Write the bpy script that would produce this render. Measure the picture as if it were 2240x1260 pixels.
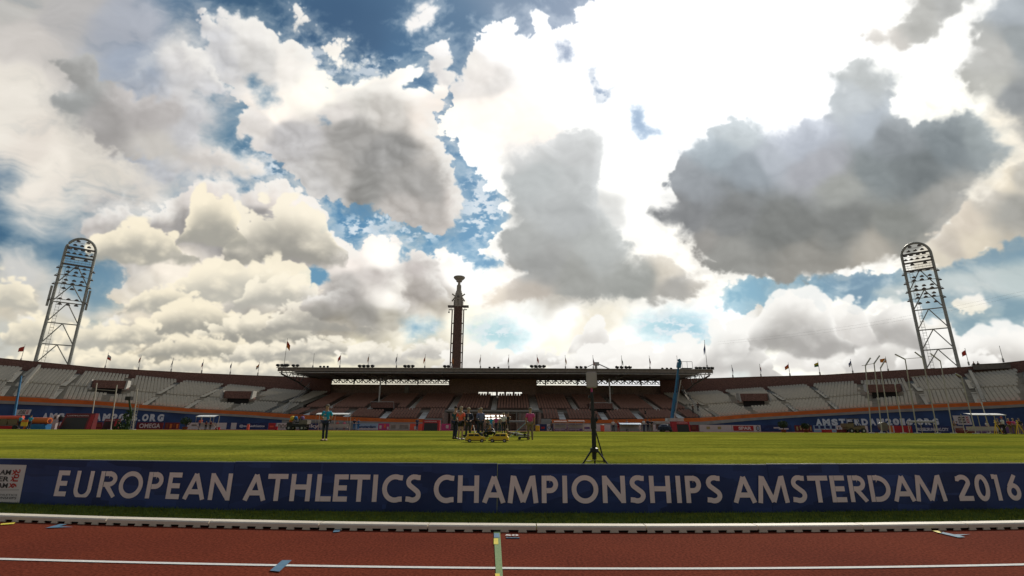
import bpy, bmesh, math, random
import numpy as np
from mathutils import Vector, Matrix, Euler
random.seed(7)
R = math.radians
scene = bpy.context.scene
col = scene.collection
for o in list(bpy.data.objects): bpy.data.objects.remove(o)

# ---------------------------------------------------------------- camera
CAM_H, F_PX, PITCH, ROLL = 1.06, 1065.0, R(15.59), R(-0.25)
cam_d = bpy.data.cameras.new('camera'); cam = bpy.data.objects.new('camera', cam_d); col.objects.link(cam)
cam_d.sensor_width = 36.0; cam_d.lens = F_PX / 2240 * 36; cam_d.clip_end = 6000; cam_d.clip_start = .05
cam.matrix_world = Matrix.Translation((0, 0, CAM_H)) @ Matrix.Rotation(math.pi / 2 + PITCH, 4, 'X') @ Matrix.Rotation(-ROLL, 4, 'Z')
scene.camera = cam
CM = cam.matrix_world.to_3x3()
def ray(px, py):
    """direction in the world seen at a place of the 2240 x 1260 photograph"""
    return CM @ Vector(((px - 1120) / F_PX, (630 - py) / F_PX, -1.0))
def atY(px, py, Y):
    d = ray(px, py); t = Y / d.y; return Vector((d.x * t, Y, CAM_H + d.z * t))
def atZ(px, py, z=0.0):
    d = ray(px, py); t = (z - CAM_H) / d.z; return Vector((d.x * t, d.y * t, z))
def proj(X, Y, Z):
    v = CM.transposed() @ Vector((X, Y, Z - CAM_H)); return 1120 + F_PX * v.x / -v.z, 630 - F_PX * v.y / -v.z
def crown(X, Y):
    return max(0.0, .22 * (1 - ((Y - 40) / 35) ** 2)) if 5.6 < Y < 74 else 0.0
def field_at(px, py):
    d = ray(px, py); prev = None
    for i in range(4000):
        Y = 6 + i * .02; t = Y / d.y; z = CAM_H + d.z * t
        if z <= crown(0, Y): return Vector((d.x * t, Y, crown(0, Y)))
    return Vector((d.x * t, Y, 0))

# ---------------------------------------------------------------- sky
def _lerp(a, b, t): return a + (b - a) * t
def _ss(a, b, x):
    t = np.clip((x - a) / (b - a), 0, 1); return t * t * (3 - 2 * t)
_GR = None
def pnoise(x, y, seed):
    rs = np.random.RandomState(seed); g = rs.rand(256, 256).astype(np.float32) * 6.2831853
    xi = np.floor(x).astype(np.int32); yi = np.floor(y).astype(np.int32)
    xf = (x - xi).astype(np.float32); yf = (y - yi).astype(np.float32)
    u = xf * xf * xf * (xf * (xf * 6 - 15) + 10); v = yf * yf * yf * (yf * (yf * 6 - 15) + 10)
    def gr(a, b, dx, dy):
        t = g[(xi + a) & 255, (yi + b) & 255]; return np.cos(t) * dx + np.sin(t) * dy
    return _lerp(_lerp(gr(0, 0, xf, yf), gr(1, 0, xf - 1, yf), u), _lerp(gr(0, 1, xf, yf - 1), gr(1, 1, xf - 1, yf - 1), u), v) * 1.5
def fbm(x, y, seed, octv=5, rough=.5):
    s = 0; a = 1; t = 0
    for i in range(octv):
        s = s + a * pnoise(x, y, seed + i); t += a; a *= rough; x = x * 2.03 + 11.3; y = y * 2.03 + 5.7
    return s / t
def billow(x, y, seed, octv=5, rough=.5):
    s = 0; a = 1; t = 0
    for i in range(octv):
        s = s + a * np.abs(pnoise(x, y, seed + i)) * 2.6; t += a; a *= rough; x = x * 2.03 + 11.3; y = y * 2.03 + 5.7
    return s / t - .72
def sdist(px, py, poly):
    """signed distance to a closed outline, positive inside"""
    P = np.array(poly, np.float32).reshape(-1, 2); n = len(P)
    d = np.full(px.shape, 1e12, np.float32); ins = np.zeros(px.shape, bool)
    for i in range(n):
        ax, ay = P[i]; bx, by = P[(i + 1) % n]
        ex, ey = bx - ax, by - ay; wx = px - ax; wy = py - ay
        t = np.clip((wx * ex + wy * ey) / (ex * ex + ey * ey + 1e-6), 0, 1)
        d = np.minimum(d, (wx - ex * t) ** 2 + (wy - ey * t) ** 2)
        c = ((ay > py) != (by > py)) & (px < (bx - ax) * (py - ay) / (by - ay + 1e-9) + ax)
        ins ^= c
    d = np.sqrt(d); return np.where(ins, d, -d)
def field(px, py, A, c=500., pw=2.6):
    """smooth colour field through control points (x, y, r, g, b in 0..255)"""
    W = 0; S = [0, 0, 0]
    for x, y, r, g, b in A:
        w = 1.0 / ((px - x) ** 2 + 1.3 * (py - y) ** 2 + c) ** pw
        W = W + w
        for k, v in enumerate((r, g, b)): S[k] = S[k] + w * v
    return np.stack([s / W for s in S], -1)
_GX0, _GY0, _GS = -280., -320., 6.
_GXX, _GYY = np.meshgrid(np.arange(_GX0, 2560, _GS, dtype=np.float32), np.arange(_GY0, 1040, _GS, dtype=np.float32))
def look(F, px, py):
    x = np.clip((px - _GX0) / _GS, 0, F.shape[1] - 1.01); y = np.clip((py - _GY0) / _GS, 0, F.shape[0] - 1.01)
    xi = x.astype(np.int32); yi = y.astype(np.int32); u = (x - xi); v = (y - yi)
    if F.ndim == 3: u = u[..., None]; v = v[..., None]
    return (F[yi, xi] * (1 - u) + F[yi, xi + 1] * u) * (1 - v) + (F[yi + 1, xi] * (1 - u) + F[yi + 1, xi + 1] * u) * v
# outlines of the cloud masses, (x, y) on the 2240-wide chart
SKY_LAYERS = [
 # name, outline, edge noise size px, noise amp px, softness px, kind
 ('veil', [-200,-200, 300,-200, 330,0, 400,60, 450,150, 480,230, 450,330, 420,400, 330,470, 180,480, 60,475, 10,440, -10,400, 30,385, 20,372, -200,360], 200, 70, 130, 'streak'),
 ('veil', [-200,545, 40,550, 110,580, 170,640, 190,700, 330,640, 420,560, 560,560, 700,820, -200,900], 160, 40, 60, 'streak'),
 ('wht', [180,500, 205,458, 270,448, 300,468, 370,452, 405,432, 408,405, 440,384, 490,388, 512,410, 520,440, 545,412, 590,395, 640,398, 668,425, 690,445, 722,462, 724,482, 706,500, 742,510, 746,545, 790,542, 802,520, 838,508, 872,530, 880,560, 920,545, 950,560, 975,545, 1010,556, 1045,577, 1110,574, 1160,590, 1300,600, 1560,600, 1575,660, 1650,690, 1690,652, 1742,636, 1772,660, 1796,676, 1812,642, 1850,656, 1872,686, 1892,682, 1922,652, 1965,640, 2000,690, 2050,705, 2095,700, 2080,730, 2110,742, 2160,728, 2200,720, 2500,720, 2500,1000, 60,1000, 40,700, 80,690, 110,730, 200,740, 225,700, 262,690, 262,655, 240,640, 270,610, 250,580, 200,540], 60, 24, 5, 'puff'),
 ('wht', [935,95, 960,86, 992,96, 1000,125, 986,150, 1000,170, 1035,120, 1042,85, 1068,48, 1095,38, 1120,44, 1132,70, 1165,72, 1163,32, 1195,22, 1208,58, 1255,46, 1285,10, 1300,-20, 1300,-300, 2600,-300, 2600,330, 2250,470, 2120,560, 2010,590, 1900,600, 1700,612, 1620,605, 1590,640, 1500,660, 1300,640, 1110,580, 1040,560, 1075,520, 1108,470, 1100,420, 1065,410, 1040,370, 1010,345, 1000,310, 955,290, 960,255, 985,225, 1000,205, 960,190, 940,150], 50, 22, 4, 'puff'),
 ('wht', [432,15, 450,18, 466,42, 482,22, 530,34, 560,28, 590,60, 612,86, 640,86, 682,104, 702,140, 725,182, 745,192, 790,166, 850,152, 925,132, 932,160, 890,190, 980,196, 978,216, 950,250, 955,290, 985,340, 1005,395, 1018,450, 1000,500, 965,515, 905,500, 850,480, 800,450, 720,440, 668,428, 650,395, 600,350, 560,335, 536,300, 512,255, 540,235, 500,212, 505,188, 480,176, 440,190, 380,150, 385,110, 400,90, 440,105, 455,120, 432,60], 55, 20, 5, 'puff'),
 ('wht', [300,130, 345,95, 400,85, 450,120, 480,165, 520,198, 500,214, 465,206, 430,200, 415,215, 440,235, 456,245, 450,266, 422,290, 428,312, 460,325, 520,335, 560,350, 582,385, 540,400, 480,392, 420,402, 330,390, 270,340, 250,200], 60, 20, 16, 'puff'),
 ('gry', [128,140, 150,122, 185,118, 205,132, 208,165, 258,200, 300,215, 380,198, 425,225, 455,238, 452,262, 418,288, 440,318, 500,332, 545,345, 578,380, 540,398, 470,385, 400,375, 330,345, 250,330, 180,290, 122,250, 102,208, 130,200, 175,195, 150,175], 60, 18, 13, 'puff'),
 ('wht', [632,8, 655,5, 672,35, 690,50, 665,52, 650,60, 640,72, 636,60, 645,40], 22, 11, 9, 'puff'),
 ('wht', [700,100, 735,82, 765,90, 752,120, 775,135, 800,125, 815,140, 770,160, 730,150], 22, 14, 8, 'puff'),
 ('wht', [905,10, 925,-10, 960,-10, 962,20, 938,70, 900,75, 885,50], 40, 20, 26, 'puff'),
 ('gry', [1102,330, 1112,308, 1150,318, 1180,302, 1210,312, 1240,288, 1262,282, 1322,300, 1318,345, 1300,400, 1312,450, 1362,520, 1400,566, 1452,566, 1500,598, 1556,618, 1520,640, 1450,660, 1385,655, 1300,655, 1210,650, 1130,662, 1050,672, 1092,622, 1150,598, 1112,575, 1092,540, 1108,500, 1120,450, 1105,400, 1098,365], 70, 18, 14, 'puff'),
 ('gry', [1436,462, 1480,440, 1462,402, 1490,332, 1512,318, 1560,285, 1602,262, 1660,276, 1720,292, 1760,256, 1802,268, 1816,232, 1832,200, 1812,156, 1850,146, 1895,126, 1932,150, 1966,182, 1946,222, 1952,250, 2000,272, 2050,262, 2100,244, 2150,252, 2180,290, 2204,330, 2172,380, 2120,424, 2080,480, 2040,530, 2000,552, 1950,568, 1880,584, 1800,602, 1720,616, 1640,602, 1572,592, 1530,560, 1502,520, 1484,500, 1450,482], 70, 20, 9, 'puff'),
 ('gry', [1870,72, 1950,66, 1990,30, 2000,-60, 2180,-60, 2100,20, 2062,50, 2032,92, 1970,102, 1900,90], 50, 16, 16, 'puff'),
 ('gry', [2088,160, 2120,130, 2140,70, 2130,50, 2180,0, 2180,-60, 2500,-60, 2500,420, 2240,300, 2190,240, 2130,200], 60, 20, 14, 'puff'),
 ('gry', [2022,222, 2040,208, 2056,222, 2050,240, 2030,236], 16, 6, 5, 'puff'),
 ('gry', [2010,545, 2080,480, 2140,420, 2240,345, 2500,300, 2500,520, 2240,518, 2150,548, 2062,592, 2000,590], 60, 22, 12, 'puff'),
 ('veil', [1905,640, 2060,604, 2240,572, 2500,540, 2500,680, 2240,655, 2100,640, 1960,655], 160, 16, 30, 'streak'),
 ('wht', [178,500, 205,458, 270,448, 300,468, 370,452, 405,432, 408,405, 440,384, 490,388, 512,410, 520,440, 545,412, 590,395, 640,398, 668,425, 690,445, 722,462, 724,482, 706,500, 742,510, 746,545, 755,570, 720,582, 640,588, 560,566, 470,560, 400,600, 330,590, 270,560, 200,540], 60, 20, 7, 'puff'),
 ('wht', [745,560, 790,542, 802,520, 838,508, 872,530, 880,560, 885,640, 900,690, 880,715, 830,726, 740,716, 690,700, 640,680, 660,650, 720,630, 760,600], 56, 18, 9, 'puff'),
 ('wht', [885,560, 920,545, 950,560, 975,560, 960,600, 985,660, 960,672, 910,664, 880,640], 50, 16, 12, 'puff'),
 ('wht', [2083,662, 2112,644, 2142,640, 2178,668, 2150,686, 2120,688, 2092,680], 26, 9, 5, 'puff'),
]
# blue openings inside the masses: outline, strength
SKY_HOLES = [
 ([655,598, 680,588, 712,592, 716,612, 692,626, 668,614], 6),
 ([1278,146, 1305,148, 1312,190, 1330,195, 1345,185, 1340,205, 1320,225, 1305,222, 1290,190], 8),
 ([1214,96, 1235,88, 1262,110, 1250,134, 1226,130], 10),
 ([1382,240, 1400,238, 1405,275, 1425,285, 1440,290, 1410,300, 1392,302, 1390,270], 9),
 ([1380,700, 1470,680, 1530,700, 1560,742, 1480,750, 1400,730], 24),
 ([1020,712, 1100,705, 1150,740, 1110,770, 1050,750], 26),
 ([880,700, 960,705, 950,730, 900,735], 22),
 ([1035,570, 1075,560, 1100,578, 1070,596, 1035,590], 8),
 ([540,172, 556,168, 566,184, 552,190], 14), ([700,262, 712,258, 716,268, 706,272], 12), ([560,205, 590,200, 600,222, 575,228], 20),
]
# radiance of the clouds at points on the chart (display values)
C_PTS = [
 0,0,190,188,184, 150,30,185,183,182, 0,200,232,226,216, 0,280,236,230,220, 100,360,240,233,222, 350,320,200,196,190, 500,350,215,210,204, 400,130,205,203,202,  60,320,228,220,210, 150,430,232,225,215, 60,100,205,200,195, 280,60,170,175,185, 300,130,160,170,185,
 165,150,160,160,158, 150,230,152,154,153, 250,290,165,162,160, 330,240,178,174,172, 420,270,190,190,192, 450,360,200,195,190, 540,375,220,215,208, 200,350,222,216,206, 370,440,215,212,206,
 470,60,200,200,202, 560,60,225,222,218, 470,140,200,200,202, 560,130,205,203,200, 640,130,230,225,218, 700,200,250,245,232, 600,240,250,240,228, 560,280,215,210,205, 640,300,190,188,188, 730,240,215,210,205, 800,210,205,202,196, 790,180,252,246,235, 900,180,250,246,238, 860,240,200,196,190, 940,250,235,225,215, 760,300,165,163,160, 850,330,158,157,155, 800,400,150,149,146, 920,400,170,168,165, 900,470,190,185,180, 990,440,205,198,192, 730,380,185,182,178, 960,300,230,222,212, 700,410,200,198,196,
 970,110,240,238,236, 960,150,215,212,210, 1090,70,254,254,254, 1180,50,254,254,254, 1050,160,225,220,215, 1080,180,218,214,210, 1130,240,248,240,232, 1180,170,240,238,235, 1060,260,250,240,230, 1150,270,250,238,226, 1010,270,252,244,234, 1250,120,255,255,255, 1250,250,255,254,250, 1040,330,254,252,246, 1080,390,254,252,246, 1180,120,254,254,254, 1400,100,255,255,255, 1400,300,255,255,255, 1360,400,254,253,248, 1600,80,255,255,255, 1600,200,255,255,255, 1780,90,255,255,255, 1750,200,255,255,255,
 1150,330,205,206,205, 1260,320,200,202,202, 1190,400,188,192,192, 1260,400,195,198,198, 1150,520,178,180,178, 1230,480,185,188,188, 1180,570,165,166,164, 1310,540,185,188,186, 1260,620,165,166,162, 1380,620,160,162,158, 1480,625,172,170,165, 1540,622,200,195,186, 1140,640,200,192,182, 1070,665,235,225,210, 1340,460,215,215,212, 1420,540,254,250,240, 1390,480,255,254,250, 1460,590,215,208,195, 1240,660,195,190,180,
 1500,400,155,160,165, 1560,330,165,175,182, 1600,285,180,188,192, 1640,380,150,158,165, 1700,340,178,184,192, 1760,300,180,186,196, 1800,370,170,172,178, 1880,160,180,184,184, 1870,220,188,194,198, 1900,270,180,188,196, 1950,300,140,146,150, 2000,380,118,124,126, 2080,310,130,138,142, 2150,300,150,158,160, 1900,380,135,142,144, 1850,410,160,162,158, 1500,470,130,132,134, 1600,470,128,130,130, 1720,500,124,126,124, 1850,500,128,130,128, 1960,500,140,142,138, 1600,560,150,150,146, 1750,580,150,148,142, 1900,560,175,170,160, 1540,540,150,148,144, 2060,440,160,160,156,
 1930,80,212,208,202, 2010,60,188,188,184, 2100,0,185,186,184, 2180,120,190,190,186, 2230,100,160,166,168, 2160,190,190,190,184, 2230,220,150,154,156, 2240,280,172,172,168, 2210,300,240,232,215, 2040,224,205,205,202, 2000,230,255,254,248, 2060,140,255,254,250, 2090,230,255,252,240, 2230,20,175,182,188,
 2130,480,215,205,190, 2180,440,195,190,180, 2230,460,165,164,158, 2080,540,200,192,180, 2060,570,220,212,195, 2150,520,225,215,196, 2200,400,225,215,195, 2240,380,190,186,176, 2150,600,195,205,205, 2230,600,190,202,202, 2130,665,230,225,210,
 220,480,195,190,186, 260,520,185,182,178, 330,500,180,176,174, 400,490,165,162,160, 470,480,160,158,158, 560,490,158,156,156, 620,520,160,156,154, 680,540,175,170,166, 720,530,235,228,218, 460,420,220,212,206, 600,430,225,216,208, 650,450,235,225,215, 560,430,215,208,202, 350,460,215,208,200, 280,570,200,195,188, 380,590,235,225,210, 500,590,240,230,212, 620,640,245,238,222, 560,610,242,234,220, 680,640,215,205,196, 420,630,235,225,208, 470,640,225,215,200, 330,650,215,208,196, 300,680,225,215,196, 300,730,195,188,174, 420,680,235,225,205, 440,710,185,180,170, 540,690,180,176,168, 520,740,172,168,160, 600,740,195,188,172, 400,740,165,162,156, 350,770,185,180,166, 250,790,215,205,180, 460,790,225,215,190, 620,700,190,184,172, 700,680,165,162,156, 760,640,172,168,164, 790,690,165,162,156, 860,700,190,185,172, 740,720,180,174,162, 830,620,185,178,174, 760,580,235,226,218, 840,560,250,244,236, 840,630,254,250,240, 920,580,195,188,184, 920,640,180,174,168, 950,660,195,188,176, 990,590,254,250,244, 1040,630,255,253,246, 900,720,252,246,228, 760,770,240,232,205, 860,775,215,208,188, 940,760,220,214,196, 1000,690,250,244,224, 
 30,640,215,205,185, 50,680,205,198,182, 80,730,215,208,188, 20,740,200,200,192, 150,640,205,205,200, 180,760,210,205,188, 40,600,205,205,202,
 1150,740,245,250,248, 1250,700,254,252,246, 1290,710,235,228,210, 1200,780,245,240,222, 1350,780,255,254,246, 1450,760,254,254,250, 1620,640,255,255,253, 1600,770,215,220,216, 1590,700,245,250,250, 1650,720,235,238,234, 1690,680,200,196,186, 1740,690,215,208,196, 1720,730,180,178,168, 1790,740,182,178,166, 1830,690,252,248,236, 1900,740,190,186,174, 1930,680,250,246,236, 1960,730,215,208,192, 1850,780,235,232,215, 1980,780,215,215,200, 2080,740,225,220,205, 2180,760,215,208,190, 2160,790,222,214,190, 2230,770,225,216,195, 1740,800,250,248,236, 1750,640,253,252,246,
]
HEAPS = [ # centre x, base y, width, height, tone of the base
 (300,560,210,66,178), (620,560,230,108,164), (460,520,110,92,176), (20,668,110,62,196), (70,748,120,58,190), (200,760,150,52,188), (520,650,300,74,196), (620,662,170,56,190), (360,672,150,44,186), (430,722,210,58,172), (300,745,130,42,180), (560,742,240,52,166), (690,716,200,52,168), (150,800,240,40,196), (430,776,260,40,168), (600,786,220,36,182), (700,770,170,34,178), (250,806,180,36,190), (420,812,220,30,196), (820,790,150,40,196), (950,776,120,34,200), (560,820,260,30,205), (1050,800,160,44,232), (1180,796,150,34,214), (1300,760,70,60,226), (1370,812,220,60,242), (1270,812,140,40,232), (1500,812,160,66,240), (1610,806,150,90,204), (1800,800,200,70,236), (1950,806,180,80,212), (2060,806,150,80,214), (1950,746,130,86,182), (1860,740,110,84,226), (1745,756,185,112,176), (2190,812,210,84,200), (2130,820,120,50,196)]
B_PTS = [  # the blue behind
 0,560,45,88,120, 60,540,60,105,138, 0,400,55,95,130, 480,300,84,126,155, 380,50,70,105,138, 540,20,62,96,126, 740,50,62,95,128, 800,80,68,100,132, 1000,60,95,128,158, 1100,20,140,160,182, 1250,20,150,168,190, 1240,110,160,175,200, 1300,180,150,172,200, 1400,280,160,190,220, 500,250,86,128,158, 870,130,80,120,155, 770,160,65,105,142, 980,250,90,130,165, 1050,400,110,155,190, 760,470,90,145,185, 900,520,100,155,190, 1040,520,115,165,200, 690,600,110,160,190, 250,610,110,150,175, 270,650,120,155,175, 200,560,90,130,155, 2100,560,110,145,165, 1700,640,105,155,180, 1850,620,100,140,165, 1620,650,125,180,205, 1550,720,175,220,235, 1400,700,190,230,238, 1100,740,190,230,235, 2200,700,120,155,170, 2100,640,125,155,168, 2050,800,170,195,200, 100,700,150,172,180, 240,680,160,180,182, 1050,580,120,170,205, 100,800,190,205,205, 600,380,95,135,165, 400,380,120,150,175,
]
def inside(x, y, poly):
    return float(sdist(np.array([[x]], np.float32), np.array([[y]], np.float32), poly)[0, 0]) > -6
def sky_chart(px, py):
    """-> display-referred rgb (0..255) and cloud cover at chart points"""
    A = np.array(C_PTS, np.float32).reshape(-1, 5); B = np.array(B_PTS, np.float32).reshape(-1, 5)
    greys = [l[1] for l in SKY_LAYERS if l[5] == 'puff' and l[0] == 'gry']
    ing = np.array([any(inside(p[0], p[1], g) for g in greys) for p in A])
    FB = field(_GXX, _GYY, B, 3000., 1.6)
    tone = fbm(px / 150, py / 110, 41, 6, .5)
    k1 = fbm(px / 120, py / 90, 3, 6, .5); k2 = fbm(px / 120, py / 90, 23, 6, .5); s1 = fbm(px / 150, py / 115, 3, 4, .42); s2 = fbm(px / 150, py / 115, 23, 4, .42)
    wx = px + 52 * s1; wy = py + 40 * s2
    b3 = billow(px / 80 + .3 * k1, py / 58 + .3 * k2, 77, 3, .42); b3o = billow((px + 9) / 80 + .3 * k1, (py - 9) / 58 + .3 * k2, 77, 3, .42)
    relief = np.clip((b3 - b3o) * 1.2, -1, 1)
    fine = fbm(px / 26, py / 20, 55, 5, .6)
    wisp = fbm(px / 48 + 1.2 * k1, py / 30 + 1.2 * k2, 211, 5, .58)
    out = look(FB, wx, wy); cover = np.zeros(px.shape, np.float32)
    hol = np.zeros(px.shape, np.float32) - 1e3
    for poly, soft in SKY_HOLES:
        hol = np.maximum(hol, (look(sdist(_GXX, _GYY, poly), px, py) + 16 * fine + 16 * tone) / soft)
    hole = _ss(-1.2, 1.6, hol)
    for name, poly, size, amp, soft, kind in SKY_LAYERS:
        d = look(sdist(_GXX, _GYY, poly), px, py)
        sel = np.array([inside(p[0], p[1], poly) for p in A])
        P = A[sel & ing] if name == 'gry' else A[sel & ~ing]
        if len(P) < 2: P = A[~ing]
        FC = field(_GXX, _GYY, P)
        if kind == 'streak':
            a = .22; u = (px * np.cos(a) + py * np.sin(a)); v = (-px * np.sin(a) + py * np.cos(a)) + 14 * tone
            st = fbm(u / 260 + .5 * s1, v / 62 + .9 * s2, 91, 6, .62)
            d = d + amp * .9 * (st + .8 * k1); al = _ss(-soft * .7, soft * .5, d) * np.clip(1.06 + .5 * st * (1.6 - _ss(-40, 90, d)), 0, 1)
            col = look(FC, wx, wy) + (st * 16)[..., None]
        else:
            n = billow(px / size + .35 * k1, py / size * 1.15 + .35 * k2, 7 + size, 6, .52); n2 = fbm(px / (size * .4), py / (size * .4), 19, 5, .6)
            d = d + amp * (.95 * n + .34 * n2 + (.35 if name == 'gry' else .1)) + 2.5 * fine
            rag = .5 + 1.3 * _ss(-.1, .35, tone)          # crisp in places, torn in others
            al = _ss(-soft * .8 * rag, soft * 1.7 * rag, d)
            al = np.maximum(al, (.30 if name == 'wht' else .2) * _ss(-34, 8, d + 40 * wisp))
            if name == 'wht': al = al * (1 - hole)
            F_ = sdist(_GXX, _GYY, poly); gx = (look(F_, px + 9, py - 12) - look(F_, px - 9, py + 12)) / 30
            lit = np.clip(.38 - gx * .95 + .5 * k2, 0, 1)                 # rims are bright on the side of the sun
            edge = (1 - _ss(0, 58, d)) ** 1.5 * lit
            col = look(FC, wx, wy)
            m = np.clip((256 - col.mean(-1)) / 60, 0, 1)
            if name == 'wht':
                col = col + (np.clip(col.mean(-1) - 200, -30, 45) * .34 + 5)[..., None]
                col = col + (m * (relief * 9 + 10 * b3 + 12 * tone + 2.5 * fine))[..., None]
                col = _lerp(col, np.maximum(col, np.array([249, 246, 240.])), (edge * .85)[..., None])
            else:
                col = col + (m * (relief * 3 + 4 * b3 + 14 * tone + 2 * fine))[..., None]
                col = _lerp(col, col + 34, (edge * .8)[..., None])
        out = _lerp(out, col, al[..., None]); cover = cover * (1 - al) + al
        if name == 'wht' and poly[0] == 178:                        # heaps low over the stands, before the nearer masses
            for cx, by, w, h, dk in HEAPS:
                w *= 1.25; h *= 1.38; by += 6
                x0 = int(max(0, 0)); u = (px - cx + 16 * s1) / (w * .5); m_ = (np.abs(u) < 1.6) & (np.abs(py - by + h * .4) < h * 1.5)
                if not m_.any(): continue
                U = u[m_]; X = px[m_]; Y = py[m_]; v = (by - Y) / h
                lob = billow(X / (h * .62) + 3 * dk, Y / (h * .5), int(cx) % 97, 4, .42); lo2 = fbm(X / (h * .8), Y / (h * .5), int(cx) % 89 + 9, 5, .5)
                top = (1 - np.minimum(np.abs(U), 1.5) ** 2.2) + .42 * lob + .45 * lo2
                top = 1.08 - np.log1p(np.exp(np.clip((1.08 - top) * 7, -30, 30))) / 7
                dd = np.minimum((top - v) * h, (v + .12 + .25 * lo2) * h * .9)
                a_ = .92 * _ss(-3, 10, dd) * _ss(-.25, .35, v + .25 + .5 * lo2)
                sh = np.clip((v / np.maximum(top, .25)) * 1.1 + .34 * lob + .45 * lo2, 0, 1)[:, None]
                warm = np.clip((1150 - cx) / 700, 0, 1)
                dk2 = dk - 8; hi = np.array([254, 252 - 9 * warm, 247 - 30 * warm]); lo = np.array([dk2, dk2 * .985, dk2 * (.965 - .04 * warm)])
                c_ = lo + (hi - lo) * _ss(.05, .95, sh)
                out[m_] = out[m_] + (c_ - out[m_]) * a_[:, None]; cover[m_] = cover[m_] * (1 - a_) + a_
    # flocks of small high puffs in the openings
    sp = fbm(px / 26, py / 15, 131, 5, .62) + .5 * fbm(px / 90, py / 60, 137, 3)
    zone = np.maximum.reduce([np.exp(-(((px - x) / rx) ** 2 + ((py - y) / ry) ** 2)) for x, y, rx, ry in
        [(1050,450,60,80),(860,500,120,40),(690,150,60,50),(960,300,30,90),(1080,730,150,60),(1450,700,150,50),(600,350,90,60),(820,150,70,30),(1300,190,50,60)]])
    al = _ss(.0, .3, sp - .02 + .12 * zone) * _ss(.1, .6, zone) * (1 - cover * .9)
    out = _lerp(out, np.array([240, 243, 246.]), (al * .85)[..., None]); cover = np.maximum(cover, al)
    gl = np.exp(-(((px - 1560) / 330) ** 2 + ((py - 120) / 230) ** 2))     # glow round the hidden sun
    out = out + (gl * 22 * cover)[..., None]
    return np.clip(out, 0, 262), cover

EXPOSURE = 0.0
view = scene.view_settings
view.view_transform = 'Standard'; view.look = 'None'; view.exposure = EXPOSURE; view.gamma = 1.0; view.use_curve_mapping = False
SUN_AZ, SUN_EL = R(28), R(36.4)          # azimuth from +Y towards +X
AZH, EL0, EL1 = R(70), R(-1.0), R(62)
SW, SH = 1664, 832
def build_sky():
    az = np.linspace(-AZH, AZH, SW, dtype=np.float32)[None, :].repeat(SH, 0)
    el = np.linspace(EL0, EL1, SH, dtype=np.float32)[:, None].repeat(SW, 1)
    d = np.stack([np.cos(el) * np.sin(az), np.cos(el) * np.cos(az), np.sin(el)], -1)
    m = np.array(CM, dtype=np.float32)            # columns: right, up, back
    c = d @ m
    w = np.maximum(-c[..., 2], .18)
    px = 1120 + F_PX * c[..., 0] / w; py = 630 - F_PX * c[..., 1] / w
    px = np.clip(px, -700, 2900).astype(np.float32); py = np.clip(py, -700, 1100).astype(np.float32)
    rgb, cov = sky_chart(px, py)
    def lin(v):
        v = v / 255.0; return np.where(v <= .04045, v / 12.92, ((v + .055) / 1.055) ** 2.4)
    A = np.ones((SH, SW, 4), np.float32); A[..., :3] = lin(rgb); A[..., 3] = 1
    B = np.ones((SH, SW, 4), np.float32); B[..., :3] = cov[..., None]
    out = []
    for n, a in (('cloud_radiance', A), ('cloud_cover', B)):
        im = bpy.data.images.new(n, SW, SH, float_buffer=True, is_data=True)
        im.pixels.foreach_set(a.ravel()); im.update(); im.pack(); out.append(im)
    return out
world = bpy.data.worlds.new('World'); scene.world = world; world.use_nodes = True
nt = world.node_tree; nt.nodes.clear(); N = nt.nodes.new; L = nt.links.new
def math_n(op, a, b=None, c=None):
    n = N('ShaderNodeMath'); n.operation = op
    for i, v in enumerate((a, b, c)):
        if v is None: continue
        if isinstance(v, (int, float)): n.inputs[i].default_value = v
        else: L(v, n.inputs[i])
    return n.outputs[0]
wo = N('ShaderNodeOutputWorld'); tc = N('ShaderNodeTexCoord'); sep = N('ShaderNodeSeparateXYZ'); L(tc.outputs['Generated'], sep.inputs[0])
azn = math_n('ARCTAN2', sep.outputs[0], sep.outputs[1]); eln = math_n('ARCSINE', sep.outputs[2])
un = math_n('MULTIPLY_ADD', azn, 1 / (2 * AZH), .5); vn = math_n('MULTIPLY_ADD', eln, 1 / (EL1 - EL0), -EL0 / (EL1 - EL0))
vn = math_n('MINIMUM', math_n('MAXIMUM', vn, .002), .998)
uv = N('ShaderNodeCombineXYZ'); L(un, uv.inputs[0]); L(vn, uv.inputs[1])
im_rad, im_cov = build_sky()
tr = N('ShaderNodeTexImage'); tr.image = im_rad; tr.extension = 'MIRROR'; tr.interpolation = 'Cubic'; L(uv.outputs[0], tr.inputs[0])
tcv = N('ShaderNodeTexImage'); tcv.image = im_cov; tcv.extension = 'MIRROR'; tcv.interpolation = 'Linear'; L(uv.outputs[0], tcv.inputs[0])
nish = N('ShaderNodeTexSky'); nish.sky_type = 'NISHITA'; nish.sun_disc = False
nish.sun_elevation = SUN_EL; nish.sun_rotation = SUN_AZ; nish.dust_density = 1.2; nish.ozone_density = 2.0
bg1 = N('ShaderNodeBackground'); L(nish.outputs[0], bg1.inputs[0]); bg1.inputs[1].default_value = .05
bg2 = N('ShaderNodeBackground'); L(tr.outputs[0], bg2.inputs[0])
# clouds behind the viewer stand opposite the sun and are dimmer
away = N('ShaderNodeMapRange'); away.inputs[1].default_value = -.35; away.inputs[2].default_value = .35; away.inputs[3].default_value = .36; away.inputs[4].default_value = 1.0
L(sep.outputs[1], away.inputs[0]); L(away.outputs[0], bg2.inputs[1])
mx = N('ShaderNodeMixShader'); L(math_n('MULTIPLY_ADD', tcv.outputs[0], .2, .8), mx.inputs[0]); L(bg1.outputs[0], mx.inputs[1]); L(bg2.outputs[0], mx.inputs[2])
L(mx.outputs[0], wo.inputs[0])
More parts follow.
